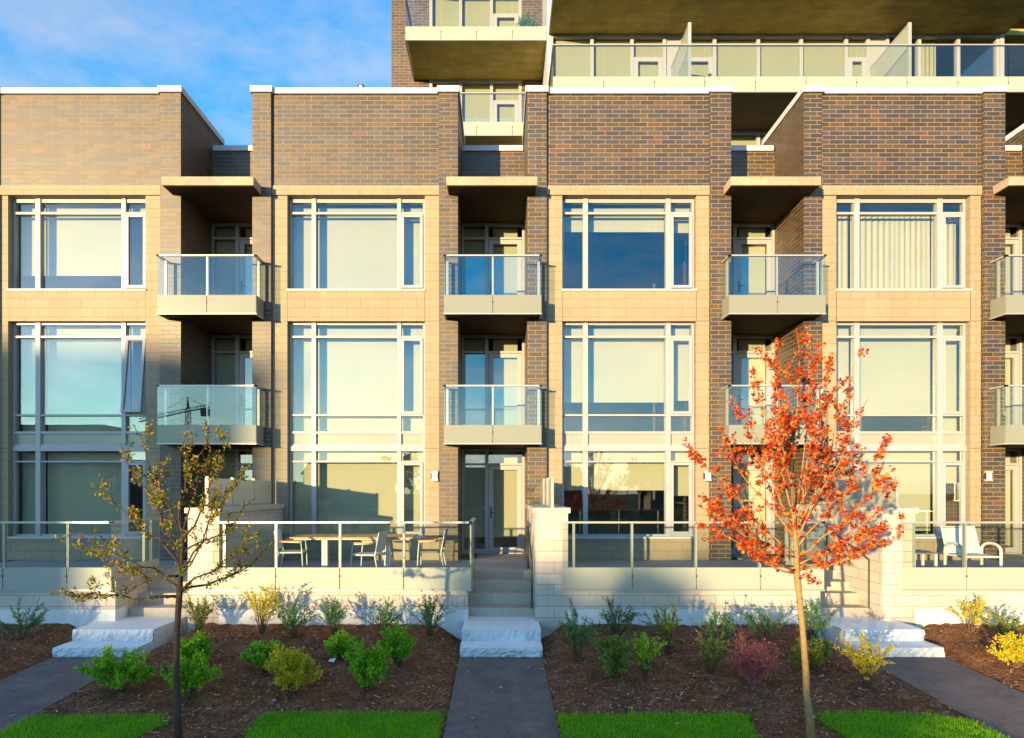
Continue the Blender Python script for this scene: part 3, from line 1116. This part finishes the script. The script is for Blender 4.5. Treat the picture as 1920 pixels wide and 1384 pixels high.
# stone steps
def stone_slab(x0, x1, y0, y1, z0, z1, label, seed):
    rnd = random.Random(seed)
    b = MB()
    n = 26
    nz = 5
    b.mi('step'); b.mi('rockface')
    # top with a rough front edge and rock-faced front
    jit = [[rnd.uniform(-.022, .022) for _ in range(nz + 1)] for _ in range(n + 1)]
    xs = [x0 + (x1 - x0) * i / n for i in range(n + 1)]
    zs = [z0 + (z1 - z0) * j / nz for j in range(nz + 1)]

    def fp(i, j):
        dx = rnd0[i] if j == nz else 0
        return (xs[i], y0 - .02 + jit[i][j] * (1 if 0 < j < nz else .35) - (.018 if 0 < j < nz else 0), zs[j] + (dx if j == nz else 0))
    rnd0 = [rnd.uniform(-.006, .004) for _ in range(n + 1)]
    for i in range(n):
        for j in range(nz):
            b.poly([fp(i, j), fp(i + 1, j), fp(i + 1, j + 1), fp(i, j + 1)], 'rockface')
        b.poly([fp(i, nz), fp(i + 1, nz), (xs[i + 1], y1, z1), (xs[i], y1, z1)], 'step')
    for (i, sgn) in ((0, -1), (n, 1)):
        prev = None
        m_ = 12
        for k in range(m_ + 1):
            yy = y0 + (y1 - y0) * k / m_
            pt, pb = (xs[i] + rnd.uniform(0, .012) * sgn, yy, z1), (xs[i] + rnd.uniform(.0, .02) * sgn, yy, z0)
            if k == 0:
                pt, pb = fp(i, nz), fp(i, 0)
            if k:
                q = [prev[1], pb, pt, prev[0]]
                b.poly(q if sgn > 0 else q[::-1], 'rockface')
            prev = (pt, pb)
    o = b.build('stone_step', None, None, origin=((x0 + x1) / 2, y0, z0))
    return tag(o, label, 'stone step', 'pale limestone entry steps')


SL = {0: 'at the left entry', 1: 'at the middle entry', 2: 'at the right entry'}
SL_B = ['lower pale limestone step at the left entry path behind a green shrub', 'lower pale limestone step at the head of the centre path', 'lower pale limestone step at the right entry path, partly sunlit']
SL_T = ['deep upper limestone slab at the left entry, under the bare crabapple branches', 'deep upper limestone slab above the lower step of the centre path', 'deep upper limestone slab at the right entry beside the maple trunk']
for k, (ba, bb, ta, tb) in enumerate([(101, 259, 138, 289), (862.5, 1017, 866, 1014.3), (1613, 1768, 1582, 1731)]):
    stone_slab(X(ba, 10.43), X(bb, 10.43), 10.43, 11.1, -.03, .145, SL_B[k], k + 1)
    stone_slab(X(ta, 10.91), X(tb, 10.91), 10.91, 12.02, .0 if k else .0, .336, SL_T[k], k + 11)

# ------------------------------------------------------------------ shrubs
def ybase(py):
    # ray through py meets the mulch slope
    Y = 10.0
    for _ in range(30):
        z = -.12 + (Y - 8.1) * (.40 / 3.5) if Y > 8.1 else path_z(Y)
        Y = .5 * Y + .5 * min(11.45, (H - z) * F / max(1, (py - VY)))
    return Y


G = 'leaf_bright'
SHRUBS = [
    ('wispy', 'leaf_dark', 38, 1200, 105, 75, 'dark wispy shrub at the far left edge by the pale plinth'),
    ('mound', G, 220, 1298, 130, 82, 'long low bright green shrub spreading beside the left stone steps'),
    ('wispy', 'leaf_olive', 372, 1190, 70, 85, 'thin olive shrub against the sunlit wall behind the crabapple trunk'),
    ('mound', G, 366, 1246, 75, 58, 'rounded green shrub just right of the crabapple trunk, the farther one'),
    ('mound', G, 356, 1310, 100, 80, 'full green shrub at the foot of the crabapple trunk'),
    ('wispy', 'leaf_yellow', 490, 1188, 95, 110, 'tall yellow green wispy shrub below the dining terrace'),
    ('wispy', 'leaf_dark', 550, 1196, 85, 75, 'dark green shrub next to the tall yellow one by the wall'),
    ('wispy', 'leaf_dark', 625, 1196, 80, 85, 'dark feathery shrub midway along the dining terrace wall'),
    ('wispy', 'leaf_dark', 716, 1192, 80, 72, 'small dark shrub against the bluish plinth, right of midway'),
    ('wispy', 'leaf_dark', 806, 1192, 90, 90, 'loose dark shrub against the plinth close to the centre steps'),
    ('mound', G, 500, 1258, 88, 62, 'dark bright green mound behind the orange tinged shrub'),
    ('mound', 'leaf_yellow', 546, 1300, 100, 88, 'yellow shrub turning orange in the middle of the left bed'),
    ('mound', G, 640, 1236, 62, 50, 'smallest green mound in the middle of the left bed'),
    ('mound', G, 690, 1296, 85, 90, 'bright green shrub nearest the camera in the left bed'),
    ('mound', G, 748, 1248, 70, 72, 'bright green shrub close to the centre path, behind its taller neighbour'),
    ('wispy', 'leaf_dark', 1082, 1240, 75, 110, 'dark upright shrub just right of the centre steps'),
    ('wispy', 'leaf_dark', 1156, 1210, 95, 95, 'dark bushy shrub under the left end of the empty terrace'),
    ('mound', 'leaf_olive', 1146, 1270, 80, 78, 'yellowish green shrub in front of the dark ones right of the path'),
    ('wispy', G, 1208, 1268, 80, 90, 'fresh green shrub beside the yellowish one right of the path'),
    ('wispy', 'leaf_olive', 1252, 1226, 85, 100, 'lanky half bare shrub reaching up the plinth'),
    ('wispy', 'leaf_olive', 1330, 1262, 85, 80, 'olive shrub left of the purple twiggy bush, the nearer one'),
    ('wispy', 'leaf_dark', 1345, 1222, 85, 90, 'dark shrub left of the purple twiggy bush, the farther one'),
    ('twiggy', 'leaf_purple', 1412, 1284, 110, 95, 'purple red twiggy bush left of the maple trunk'),
    ('wispy', 'leaf_dark', 1432, 1206, 95, 75, 'dark green shrub behind the purple twiggy bush'),
    ('wispy', 'leaf_dark', 1520, 1205, 80, 90, 'dark shrub against the wall directly behind the maple trunk'),
    ('mound', 'leaf_olive', 1525, 1256, 80, 62, 'olive leafy shrub low behind the maple trunk'),
    ('wispy', 'leaf_yellow', 1626, 1290, 90, 115, 'golden upright shrub between the maple trunk and the right path'),
    ('wispy', 'leaf_yellow', 1818, 1186, 100, 70, 'sparse yellow shrub in the sunlit bed right of the right steps'),
    ('wispy', 'leaf_olive', 1884, 1206, 90, 70, 'green and yellow shrub in the sunlit bed near the right edge, farther one'),
    ('mound', 'leaf_yellow', 1906, 1250, 80, 66, 'bright yellow mound at the right edge in full sun'),
]
for n, (kd, lm, px, py, w, h, lab) in enumerate(SHRUBS):
    shrub(kd, lm, px, py, w, h, lab, 100 + n, Y=ybase(py), dens=1.0 if kd != 'mound' else 1.5)

# fallen leaves, plant tag
for n, (px, py) in enumerate([(1020, 1226), (1016, 1244), (938, 1284), (885, 1350), (688, 1334), (605, 1316), (1095, 1352), (1270, 1362), (1180, 1330), (842, 1222), (300, 1300), (1300, 1318), (560, 1324)]):
    Y = ybase(py)
    x = X(px, Y)
    on = any(a < x < b for a, b in PATHS)
    z = (path_z(Y) if on else mulch_z(x, Y)) + .02
    b = MB()
    rnd = random.Random(n)
    a = rnd.uniform(0, 6.28)
    for k in range(1):
        pts = []
        for q in range(10):
            r = .035 * (1.0 if q % 2 == 0 else .55) * rnd.uniform(.8, 1.2)
            t = a + q * .628
            pts.append((x + math.cos(t) * r, Y + math.sin(t) * r * .8, z + rnd.uniform(-.004, .012)))
        for q in range(10):
            b.poly([(x, Y, z + .004), pts[q], pts[(q + 1) % 10]])
    tag(b.build('fallen_leaf', 'yellow_leaf', None, origin=(x, Y, z)), 'single yellow leaf fallen on the mulch or path', 'fallen leaf', 'yellow fallen leaves')
Y = ybase(1243)
b = MB()
xx = X(621, Y)
zz_ = mulch_z(xx, Y)
b.poly([(xx - .05, Y, zz_ + .03), (xx + .05, Y - .02, zz_ + .02), (xx + .06, Y + .05, zz_ + .07), (xx - .02, Y + .05, zz_ + .06)])
b.poly([(xx + .0, Y + .05, zz_ + .06), (xx + .03, Y + .05, zz_ + .06), (xx + .02, Y + .03, zz_ - .02)])
tag(b.build('plant_tag', 'tag', None, origin=(xx, Y, zz_)), 'small white plastic plant tag lying on the mulch', 'plant tag')


# ------------------------------------------------------------------ trees
def maple_leaf(b, p, d, n, s):
    d = d.normalized()
    u = d.cross(n)
    if u.length < 1e-4:
        return
    u.normalize()
    w = u.cross(d)
    pts = [(0, -.05, 0), (.16, .08, .02), (.5, .1, -.05), (.28, .32, .03), (.46, .66, -.08), (.17, .56, .03), (0, 1.0, -.06), (-.17, .56, .03), (-.46, .66, -.08), (-.28, .32, .03), (-.5, .1, -.05), (-.16, .08, .02)]
    b.poly([p + u * (x * s) + d * (y * s) + w * (z * s) for x, y, z in pts])


def grow(wood, tips, p0, p1, r0, r1, rnd, depth, wob=.05, n=6, kids=5, klen=.45, up=.35):
    d = p1 - p0
    ln = d.length
    pts, rads = [p0], [r0]
    off = Vector((0, 0, 0))
    for k in range(1, n + 1):
        t = k / n
        off = off * .6 + rdir(rnd) * wob * ln * .35
        pts.append(p0.lerp(p1, t) + off * (1 if k < n else .3) + Vector((0, 0, -math.sin(t * math.pi) * ln * .05)))
        rads.append(r0 + (r1 - r0) * t ** .8)
    wood.tube(pts, rads, 6 if r0 > .006 else 4)
    tips.append(pts)
    if depth <= 0:
        return
    for q in range(kids):
        t = rnd.uniform(.28, .97)
        i = min(n - 1, int(t * n))
        s = pts[i].lerp(pts[i + 1], t * n - i)
        side = rdir(rnd)
        dd = (d.normalized() * .75 + side * .75 + Vector((0, 0, up))).normalized()
        l2 = ln * klen * rnd.uniform(.5, 1.0) * (1.15 - .5 * t)
        grow(wood, tips, s, s + dd * l2, max(.0022, rads[i] * .55), .0016, rnd, depth - 1, wob, 4, max(2, kids - 2), klen, up)


def tree(name, base, trunk, mains, bark, leafm, label, seed, depth, kids, klen, nleaf, leaf_size, star, up=.35, wob=.1, droop=0.0):
    rnd = random.Random(seed)
    o = empty(name, base, label, 'tree')
    tr, wood, tips = MB(), MB(), []
    tr.tube([p for p, r in trunk], [r for p, r in trunk], 12)
    tr.build('trunk', bark, o, smooth=True)
    for (s, e, r0, r1) in mains:
        grow(wood, tips, s, e, r0, r1, rnd, depth, wob, 7, kids, klen, up)
    wood.build('branches', bark, o, smooth=True)
    segs = []
    for pts in tips:
        for a, b in zip(pts[:-1], pts[1:]):
            segs.append((a, b, (b - a).length))
    # keep foliage on the thin outer wood: weight by distance from trunk foot
    tot = [s[2] * (0.25 + min(1.0, (s[0] - trunk[-1][0]).length / .55)) for s in segs]
    lf = MB()
    # leaves come in small tufts
    tufts = nleaf // 5
    for (a, b, _) in rnd.choices(segs, tot, k=tufts):
        c = a.lerp(b, rnd.random())
        base_d = ((b - a).normalized() + rdir(rnd) * .8)
        for q in range(rnd.randint(3, 7)):
            p = c + rdir(rnd) * leaf_size * rnd.uniform(.2, 1.0)
            d = base_d * .4 + rdir(rnd) + Vector((0, 0, -droop))
            s = leaf_size * rnd.uniform(.6, 1.15)
            nn = Vector((rnd.uniform(-.6, .6), rnd.uniform(-1, .2), rnd.uniform(-.2, 1)))
            if star:
                maple_leaf(lf, p, d, nn, s)
            else:
                leaf_quad(lf, p, d, nn, s, s * .42)
    lf.build('crown', leafm, o)
    return o


def P(px, py, Y):
    return Vector((X(px, Y), Y, Z(py, Y)))


# left crabapple
YL = 7.25
bz = path_z(YL)
base = Vector((X(334, YL), YL, bz - .03))
trunk = [(base, .044), (P(333, 1340, YL), .037), (P(331, 1250, YL), .033), (P(332, 1180, YL), .031), (P(336, 1120, YL), .034), (P(340, 1060, YL), .023), (P(343, 1000, YL), .018)]
rr0 = random.Random(77)
mains = []


def mn(s, e, Ys, Ye, r0, r1=.003):
    mains.append((P(*s, Ys), P(*e, Ye), r0, r1))


mn((333, 1118), (96, 1106), YL, 6.9, .019)
mn((336, 1100), (140, 1020), YL, 7.6, .014)
mn((338, 1080), (128, 1000), YL, 6.8, .015)
mn((340, 1060), (190, 905), YL, 7.7, .015)
mn((341, 1040), (228, 830), YL, 7.0, .015)
mn((343, 1000), (248, 795), YL, 7.35, .014)
mn((343, 1000), (352, 812), YL, 7.25, .017)
mn((343, 1000), (392, 800), YL, 7.6, .014)
mn((342, 1015), (432, 825), YL, 6.9, .015)
mn((341, 1040), (480, 935), YL, 7.5, .015)
mn((339, 1070), (450, 880), YL, 7.0, .013)
mn((336, 1110), (512, 1015), YL, 7.3, .02)
mn((336, 1112), (470, 985), YL, 6.8, .014)
mn((337, 1100), (300, 920), YL, 6.7, .013)
mn((338, 1090), (400, 930), YL, 7.9, .013)
tree('crabapple_tree', base, trunk, mains, 'bark_dark', 'crab_leaf', 'young crabapple tree with sparse bronze leaves and dark open branches on the left', 7, 2, 7, .3, 5400, .046, False, up=.3, wob=.13, droop=.3)

# right maple
YR = 7.25
mains = []
base = Vector((X(1522, YR), YR, path_z(YR) - .03))
trunk = [(base, .055), (P(1518, 1345, YR), .043), (P(1512, 1300, YR), .036), (P(1511, 1260, YR), .037), (P(1505, 1180, YR), .032), (P(1499, 1120, YR), .032), (P(1494, 1075, YR), .037), (P(1493, 1040, YR), .029), (P(1488, 960, YR), .023), (P(1486, 900, YR), .018)]
for (s, e, Ye, r) in [((1494, 1075), (1325, 985), 7.0, .0145), ((1494, 1075), (1335, 950), 7.9, .0145), ((1496, 1065), (1690, 1000), 7.3, .0145), ((1496, 1070), (1640, 1020), 6.6, .012),
                      ((1493, 1040), (1300, 845), 7.3, .014), ((1493, 1045), (1312, 930), 6.6, .013), ((1491, 1010), (1350, 800), 7.8, .0145), ((1490, 1000), (1372, 740), 7.0, .0145),
                      ((1489, 980), (1415, 690), 7.5, .0145), ((1487, 950), (1455, 640), 7.1, .0145), ((1486, 900), (1492, 625), 7.3, .0145), ((1488, 960), (1520, 640), 7.6, .0145),
                      ((1490, 990), (1560, 660), 6.9, .0145), ((1490, 1000), (1592, 690), 7.5, .0145), ((1491, 1020), (1630, 745), 7.1, .0145), ((1492, 1030), (1662, 815), 7.7, .0145),
                      ((1493, 1045), (1672, 880), 6.8, .0145), ((1494, 1060), (1668, 930), 7.6, .0145), ((1488, 960), (1450, 760), 6.3, .013), ((1490, 990), (1540, 790), 6.4, .013),
                      ((1490, 985), (1420, 850), 8.3, .013), ((1490, 985), (1570, 860), 8.3, .013), ((1494, 1070), (1400, 1025), 6.7, .014), ((1495, 1075), (1535, 1092), 7.0, .008)]:
    mn(s, e, YR, Ye, r, .003)
tree('maple_tree', base, trunk, mains, 'bark_pale', 'maple_leaf', 'young maple tree in red orange autumn leaf with pale trunk on the right', 9, 2, 8, .34, 10500, .043, True, up=.4, wob=.07, droop=.25)
b = MB()
for py in (1210, 1262, 1284, 1310):
    pass

# ------------------------------------------------------------------ furniture
def chair(loc, rot, label, sl='sling'):
    o = empty('terrace_chair', (0, 0, 0), label, 'chair', 'dining chairs on the terrace')
    for sy in (-1, 1):
        b = MB()
        b.tube([(.24, sy * .27, 0), (.22, sy * .27, .44), (.2, sy * .27, .64), (-.16, sy * .27, .655)], .014, 8)
        b.build('leg', 'white_paint', o, smooth=True)
        b = MB()
        b.tube([(-.3, sy * .25, 0), (-.22, sy * .25, .42), (-.3, sy * .25, .86)], .014, 8)
        b.build('leg', 'white_paint', o, smooth=True)
        b = MB()
        b.box(-.2, .23, sy * .27 - .025, sy * .27 + .025, .655, .68)
        b.build('armrest', 'wood', o, bevel=.006)
    b = MB()
    b.box(-.23, .24, -.245, .245, .425, .455)
    b.build('seat', sl, o, bevel=.01)
    b = MB()
    nn = 6
    for k in range(nn):
        for (off) in (0,):
            z0, z1 = .5 + .37 * k / nn, .5 + .37 * (k + 1) / nn
            xa, xb = -.238 - .07 * (k / nn), -.238 - .07 * ((k + 1) / nn)
            b.poly([(xa, -.24, z0), (xa, .24, z0), (xb, .24, z1), (xb, -.24, z1)])
            b.poly([(xa - .014, .24, z0), (xa - .014, -.24, z0), (xb - .014, -.24, z1), (xb - .014, .24, z1)])
    b.poly([(-.308, -.24, .87), (-.308, .24, .87), (-.322, .24, .87), (-.322, -.24, .87)])
    b.build('backrest', sl, o)
    o.location = loc
    o.rotation_euler = (0, 0, rot)
    return o


Yt = 12.75
t = empty('dining_table', (X(668, Yt), Yt, ZT), 'long dining table with teak top and white legs behind the terrace glass', 'table')
tx, tw2 = X(668, Yt), 1.18
b = MB()
for k in range(8):
    y0 = Yt - .45 + k * .1125
    b.box(tx - tw2, tx + tw2, y0, y0 + .108, ZT + .715, ZT + .745)
b.build('tabletop', 'wood', t)
for sx in (-.62, .62):
    b = MB()
    b.box(tx + sx - .06, tx + sx + .06, Yt - .05, Yt + .05, ZT, ZT + .69)
    b.build('leg', 'white_paint', t, bevel=.008)
b = MB()
b.box(tx - tw2 + .06, tx + tw2 - .06, Yt - .4, Yt + .4, ZT + .69, ZT + .714)
b.build('frame', 'white_paint', t)
chair((X(549, 12.6), 12.6, ZT), R(8), 'white terrace chair at the left end of the dining table')
chair((X(690, 12.12), 12.12, ZT), R(172), 'white terrace chair in front of the dining table, its back to the right')
chair((X(808, 12.75), 12.75, ZT), R(180), 'shaded terrace chair at the right end of the dining table', 'grey_sling')

# lounge chair and side table on the right terrace
Yc = 12.7
o = empty('lounge_chair', (X(1822, Yc), Yc, ZT), 'wide white lounge chair with curved arms on the rightmost terrace', 'lounge chair')
cx = X(1822, Yc)
for s in (-1, 1):
    b = MB()
    pts = []
    for k in range(13):
        a = math.pi * (1 - k / 12)
        pts.append((cx + s * .37, Yc - .02 + .25 * math.cos(a) * -1, ZT + .46 + .14 * math.sin(a)))
    b.tube([(cx + s * .37, pts[0][1], ZT)] + pts + [(cx + s * .37, pts[-1][1], ZT)], .03, 8)
    b.build('arm_frame', 'white_paint', o, smooth=True)
b = MB()
b.box(cx - .345, cx + .345, Yc - .27, Yc + .24, ZT + .33, ZT + .37)
b.build('seat', 'sling', o, bevel=.01)
b = MB()
for k in range(6):
    z0, z1 = ZT + .38 + .5 * k / 6, ZT + .38 + .5 * (k + 1) / 6
    ya, yb = Yc + .22 + .16 * k / 6, Yc + .22 + .16 * (k + 1) / 6
    b.poly([(cx - .33, ya, z0), (cx + .33, ya, z0), (cx + .33, yb, z1), (cx - .33, yb, z1)])
    b.poly([(cx + .33, ya + .02, z0), (cx - .33, ya + .02, z0), (cx - .33, yb + .02, z1), (cx + .33, yb + .02, z1)])
b.build('backrest', 'sling', o)
b = MB()
b.tube([(cx - .34, Yc + .21, ZT + .34), (cx - .34, Yc + .4, ZT + .9), (cx + .34, Yc + .4, ZT + .9), (cx + .34, Yc + .21, ZT + .34)], .018, 8)
b.build('back_frame', 'white_paint', o, smooth=True)
Ys = 12.5
sx = X(1722, Ys)
o = empty('side_table', (sx, Ys, ZT), 'small slatted side table left of the lounge chair', 'side table')
b = MB()
for k in range(4):
    b.box(sx - .24, sx + .24, Ys - .22 + k * .112, Ys - .12 + k * .112, ZT + .42, ZT + .445)
b.build('tabletop', 'grey_sling', o)
for (ax, ay) in ((-1, -1), (1, -1), (1, 1), (-1, 1)):
    b = MB()
    b.box(sx + ax * .21 - .02, sx + ax * .21 + .02, Ys + ay * .19 - .02, Ys + ay * .19 + .02, ZT, ZT + .42)
    b.build('leg', 'white_paint', o)

# potted plant on the tower's upper balcony
Yq = 21.6
qx, qz = X(988, Yq), FZ[2] + .22
o = empty('potted_plant', (qx, Yq, qz), 'bushy potted plant on the upper left tower balcony', 'plant')
b = MB()
b.tube([(qx, Yq, qz), (qx, Yq, qz + .45)], [.16, .22], 14)
b.build('pot', 'dark', o, smooth=True)
b = MB()
rnd = random.Random(3)
for k in range(420):
    d = rdir(rnd)
    d.z = abs(d.z)
    p = Vector((qx, Yq, qz + .5)) + Vector((d.x * .35, d.y * .3, d.z * .55)) * rnd.uniform(.3, 1)
    leaf_quad(b, p, d + rdir(rnd) * .5, rdir(rnd), rnd.uniform(.08, .16), .04)
b.build('foliage', 'leaf_dark', o)

# ------------------------------------------------------------------ the other side of the street (behind the camera; mirrored in the glass, it throws the shade)
EL, AZ = 4.0, 31.8
TE = math.tan(R(EL)) / math.cos(R(AZ))
TA = math.tan(R(AZ))
YO = -80.0


def far_house(x0, x1, y0, y1, h, label, gable=0.0):
    o = empty('house', ((x0 + x1) / 2, y0, -.75), label, 'house', 'buildings across the street')
    b = MB()
    b.box(x0, x1, y0, y1, -.75, h)
    b.build('wall', 'far_brick', o)
    b = MB()
    if gable:
        ym = (y0 + y1) / 2
        b.poly([(x0 - .4, y1 + .4, h), (x1 + .4, y1 + .4, h), (x1 + .4, ym, h + gable), (x0 - .4, ym, h + gable)])
        b.poly([(x1 + .4, y0 - .4, h), (x0 - .4, y0 - .4, h), (x0 - .4, ym, h + gable), (x1 + .4, ym, h + gable)])
        b.poly([(x0, y0, h), (x0, y1, h), (x0, ym, h + gable)])
        b.poly([(x1, y1, h), (x1, y0, h), (x1, ym, h + gable)])
    else:
        b.box(x0 - .2, x1 + .2, y0 - .2, y1 + .2, h, h + .3)
    b.build('roof', 'far_roof', o)
    nfl = max(1, int((h + .75) / 3))
    k = x0 + 1.2
    while k < x1 - 2:
        for f in range(nfl):
            b = MB()
            b.box(k, k + 1.4, y1 - .05, y1 + .03, -.75 + f * 3 + .9, -.75 + f * 3 + 2.4)
            b.build('window', 'glass', o)
        k += 4.2
    return o


L1 = 15 - YO
h1 = 6.0 + (L1 + 3.5) * TE - .3
far_house(-98, -5.3 - (L1 + 7) * TA, YO - 7, YO, h1, 'tall flat roofed block across the street, mirrored in the left windows')
h2 = .12 + (11.6 - YO + 4) * TE
far_house(-5.3 - (L1 + 7) * TA + .3, 7.0 - (10.43 - YO + 4) * TA, YO - 4, YO + .5, h2 - .3, 'long low building across the street beside the tall block')
far_house(-34, -20, YO - 10, YO, 5.5, 'gabled house across the street on its own', 2.5)
far_house(-8, 14, YO - 10, YO, 4.8, 'wide gabled house straight across the street', 2.2)
far_house(26, 44, YO - 10, YO, 5.6, 'gabled house at the far right across the street', 2.4)


def far_tree(x, y, h, seed, label):
    rnd = random.Random(seed)
    o = empty('street_tree', (x, y, -.75), label, 'tree', 'trees across the street')
    b = MB()
    b.tube([(x, y, -.75), (x + .1, y, h * .4), (x, y, h * .8)], [.28, .2, .05], 8)
    for k in range(7):
        a = k * .9
        b.tube([(x, y, h * (.3 + .06 * k)), (x + math.cos(a) * h * .25, y + math.sin(a) * h * .25, h * (.5 + .06 * k))], [.09, .02], 5)
    b.build('trunk', 'bark_dark', o)
    b = MB()
    cl = [(Vector((rnd.uniform(-.28, .28) * h, rnd.uniform(-.28, .28) * h, h * rnd.uniform(.35, .95))), rnd.uniform(.07, .13) * h) for _ in range(26)]
    for c, r in cl:
        for q in range(70):
            d = rdir(rnd)
            p = Vector((x, y, 0)) + c + d * r * rnd.uniform(.5, 1)
            leaf_quad(b, p, rdir(rnd), rdir(rnd), .45, .3)
    b.build('crown', 'leaf_far', o)


far_tree(-43.5, -62, 7.4, 1, 'leafy tree across the street left of the lone gabled house')
far_tree(-14, -58, 8, 2, 'leafy tree across the street near the middle')
far_tree(20, -60, 7, 3, 'leafy tree across the street to the right')

# tower crane far away, mirrored in the lower left balcony glass
def crane():
    dx, dz = -.4875, .1125
    D = 420.0
    bx, by = -7.1 + dx * D, 14.5 - D
    ht = 5 + dz * D + 4
    o = empty('tower_crane', (bx, by, -.75), 'distant tower crane mirrored in the lower left balcony glass', 'crane')
    b = MB()
    for sx in (-1.2, 1.2):
        for sy in (-1.2, 1.2):
            b.box(bx + sx - .2, bx + sx + .2, by + sy - .2, by + sy + .2, -.75, ht + 2)
    k = 0
    z = 0.0
    while z < ht:
        b.tube([(bx - 1.2 if k % 2 else bx + 1.2, by + 1.2, z), (bx + 1.2 if k % 2 else bx - 1.2, by + 1.2, z + 3)], .16, 4)
        z += 3
        k += 1
    b.build('mast', 'crane', o)
    b = MB()
    for off, zz in ((-1, 0), (1, 0), (0, 2.2)):
        b.tube([(bx - 34, by + off, ht - 7 + zz), (bx + 14, by + off, ht + 3 + zz)], .22, 4)
    for k in range(24):
        x = bx - 34 + 2 * k
        zb = ht - 7 + 10 * (x - bx + 34) / 48
        b.tube([(x, by, zb), (x + 1, by, zb + 2.3)], .14, 4)
        b.tube([(x + 1, by, zb + 2.3), (x + 2, by, zb + .4)], .14, 4)
    b.box(bx + 9, bx + 14, by - 1.5, by + 1.5, ht - 3, ht + 2)
    b.build('jib', 'crane', o)
    b = MB()
    b.tube([(bx, by, ht + 2), (bx, by, ht + 10)], [1.2, .3], 4)
    b.tube([(bx, by, ht + 10), (bx - 24, by, ht - 4)], .12, 4)
    b.tube([(bx, by, ht + 10), (bx + 12, by, ht + 3)], .12, 4)
    b.build('tower_head', 'crane', o)


crane()

# ------------------------------------------------------------------ light, sky, camera
w = bpy.data.worlds.new('World')
S.world = w
w.use_nodes = True
nt = w.node_tree
nt.nodes.clear()
wo = nt.nodes.new('ShaderNodeOutputWorld')
bg = nt.nodes.new('ShaderNodeBackground')
sk = nt.nodes.new('ShaderNodeTexSky')
sk.sky_type = 'NISHITA'
sk.sun_disc = False
sk.sun_elevation = R(EL)
sk.sun_rotation = R(180 + AZ)
sk.air_density = 1.0
sk.dust_density = 0.4
sk.ozone_density = 2.5
tc = nt.nodes.new('ShaderNodeTexCoord')
sep = nt.nodes.new('ShaderNodeSeparateColor')
L(nt, sk.outputs[0], sep.inputs[0])
# soft shoulder on the glow round the sun, deeper blue away from it
def soft(c, mx):
    return math_(nt, 'DIVIDE', c, math_(nt, 'ADD', 1.0, math_(nt, 'DIVIDE', c, mx)))
cmb = nt.nodes.new('ShaderNodeCombineColor')
for q, mx in ((0, 4.2), (1, 9.5), (2, 27.0)):
    L(nt, soft(sep.outputs[q], mx), cmb.inputs[q])
sep2 = nt.nodes.new('ShaderNodeSeparateColor')
L(nt, cmb.outputs[0], sep2.inputs[0])
cool = math_(nt, 'MULTIPLY', math_(nt, 'SUBTRACT', sep2.outputs[2], sep2.outputs[0]), 0.6, True)
hs_ = N(nt, 'ShaderNodeHueSaturation', Value=1.0)
L(nt, math_(nt, 'ADD', 0.6, math_(nt, 'MULTIPLY', cool, 1.1)), hs_.inputs['Saturation'])
L(nt, cmb.outputs[0], hs_.inputs['Color'])
n1 = noise(nt, tc.outputs['Generated'], 2.4, 7, 0.62, (1.0, 1.0, 2.0))
n2 = noise(nt, tc.outputs['Generated'], 8.0, 6, 0.65, (1.0, 1.3, 2.4))
cf = math_(nt, 'ADD', math_(nt, 'MULTIPLY', n1, .5), math_(nt, 'MULTIPLY', n2, .5))
cl = ramp(nt, cf, [(0.46, (0, 0, 0)), (0.64, (.55, .55, .55))])
luma = nt.nodes.new('ShaderNodeRGBToBW')
L(nt, hs_.outputs[0], luma.inputs[0])
cc = mixc(nt, 1.0, (1.5, 1.6, 1.85), luma.outputs[0], 'MULTIPLY')
sky = mixc(nt, cl, hs_.outputs[0], cc)
L(nt, sky, bg.inputs[0])
bg.inputs[1].default_value = 0.15
L(nt, bg.outputs[0], wo.inputs[0])

sd = bpy.data.lights.new('sun', 'SUN')
sd.energy = 2.0
sd.angle = R(0.5)
sd.color = (1.0, .73, .36)
so = bpy.data.objects.new('sun', sd)
COL.objects.link(so)
dv = Vector((math.sin(R(AZ)) * math.cos(R(EL)), math.cos(R(AZ)) * math.cos(R(EL)), -math.sin(R(EL))))
so.rotation_euler = dv.to_track_quat('-Z', 'Y').to_euler()

cd = bpy.data.cameras.new('camera')
cd.sensor_fit = 'HORIZONTAL'
cd.sensor_width = 36
cd.lens = F / 1920 * 36
cd.shift_x = (960 - VX) / 1920
cd.shift_y = (VY - 692) / 1920
cd.clip_end = 2000
cam = bpy.data.objects.new('camera', cd)
COL.objects.link(cam)
cam.location = (0, 0, H)
cam.rotation_euler = (R(90), 0, 0)
S.camera = cam

for o in bpy.data.objects:
    if '_o' in o:
        del o['_o']
S.render.engine = 'CYCLES'
S.cycles.max_bounces = 8
S.cycles.diffuse_bounces = 4
S.cycles.glossy_bounces = 5
S.cycles.transparent_max_bounces = 24
S.cycles.caustics_reflective = False
S.cycles.caustics_refractive = False
S.cycles.use_denoising = True
S.cycles.sample_clamp_indirect = 6
S.view_settings.view_transform = 'Standard'
S.view_settings.look = 'None'
S.view_settings.exposure = 2.5
S.view_settings.gamma = 1.0
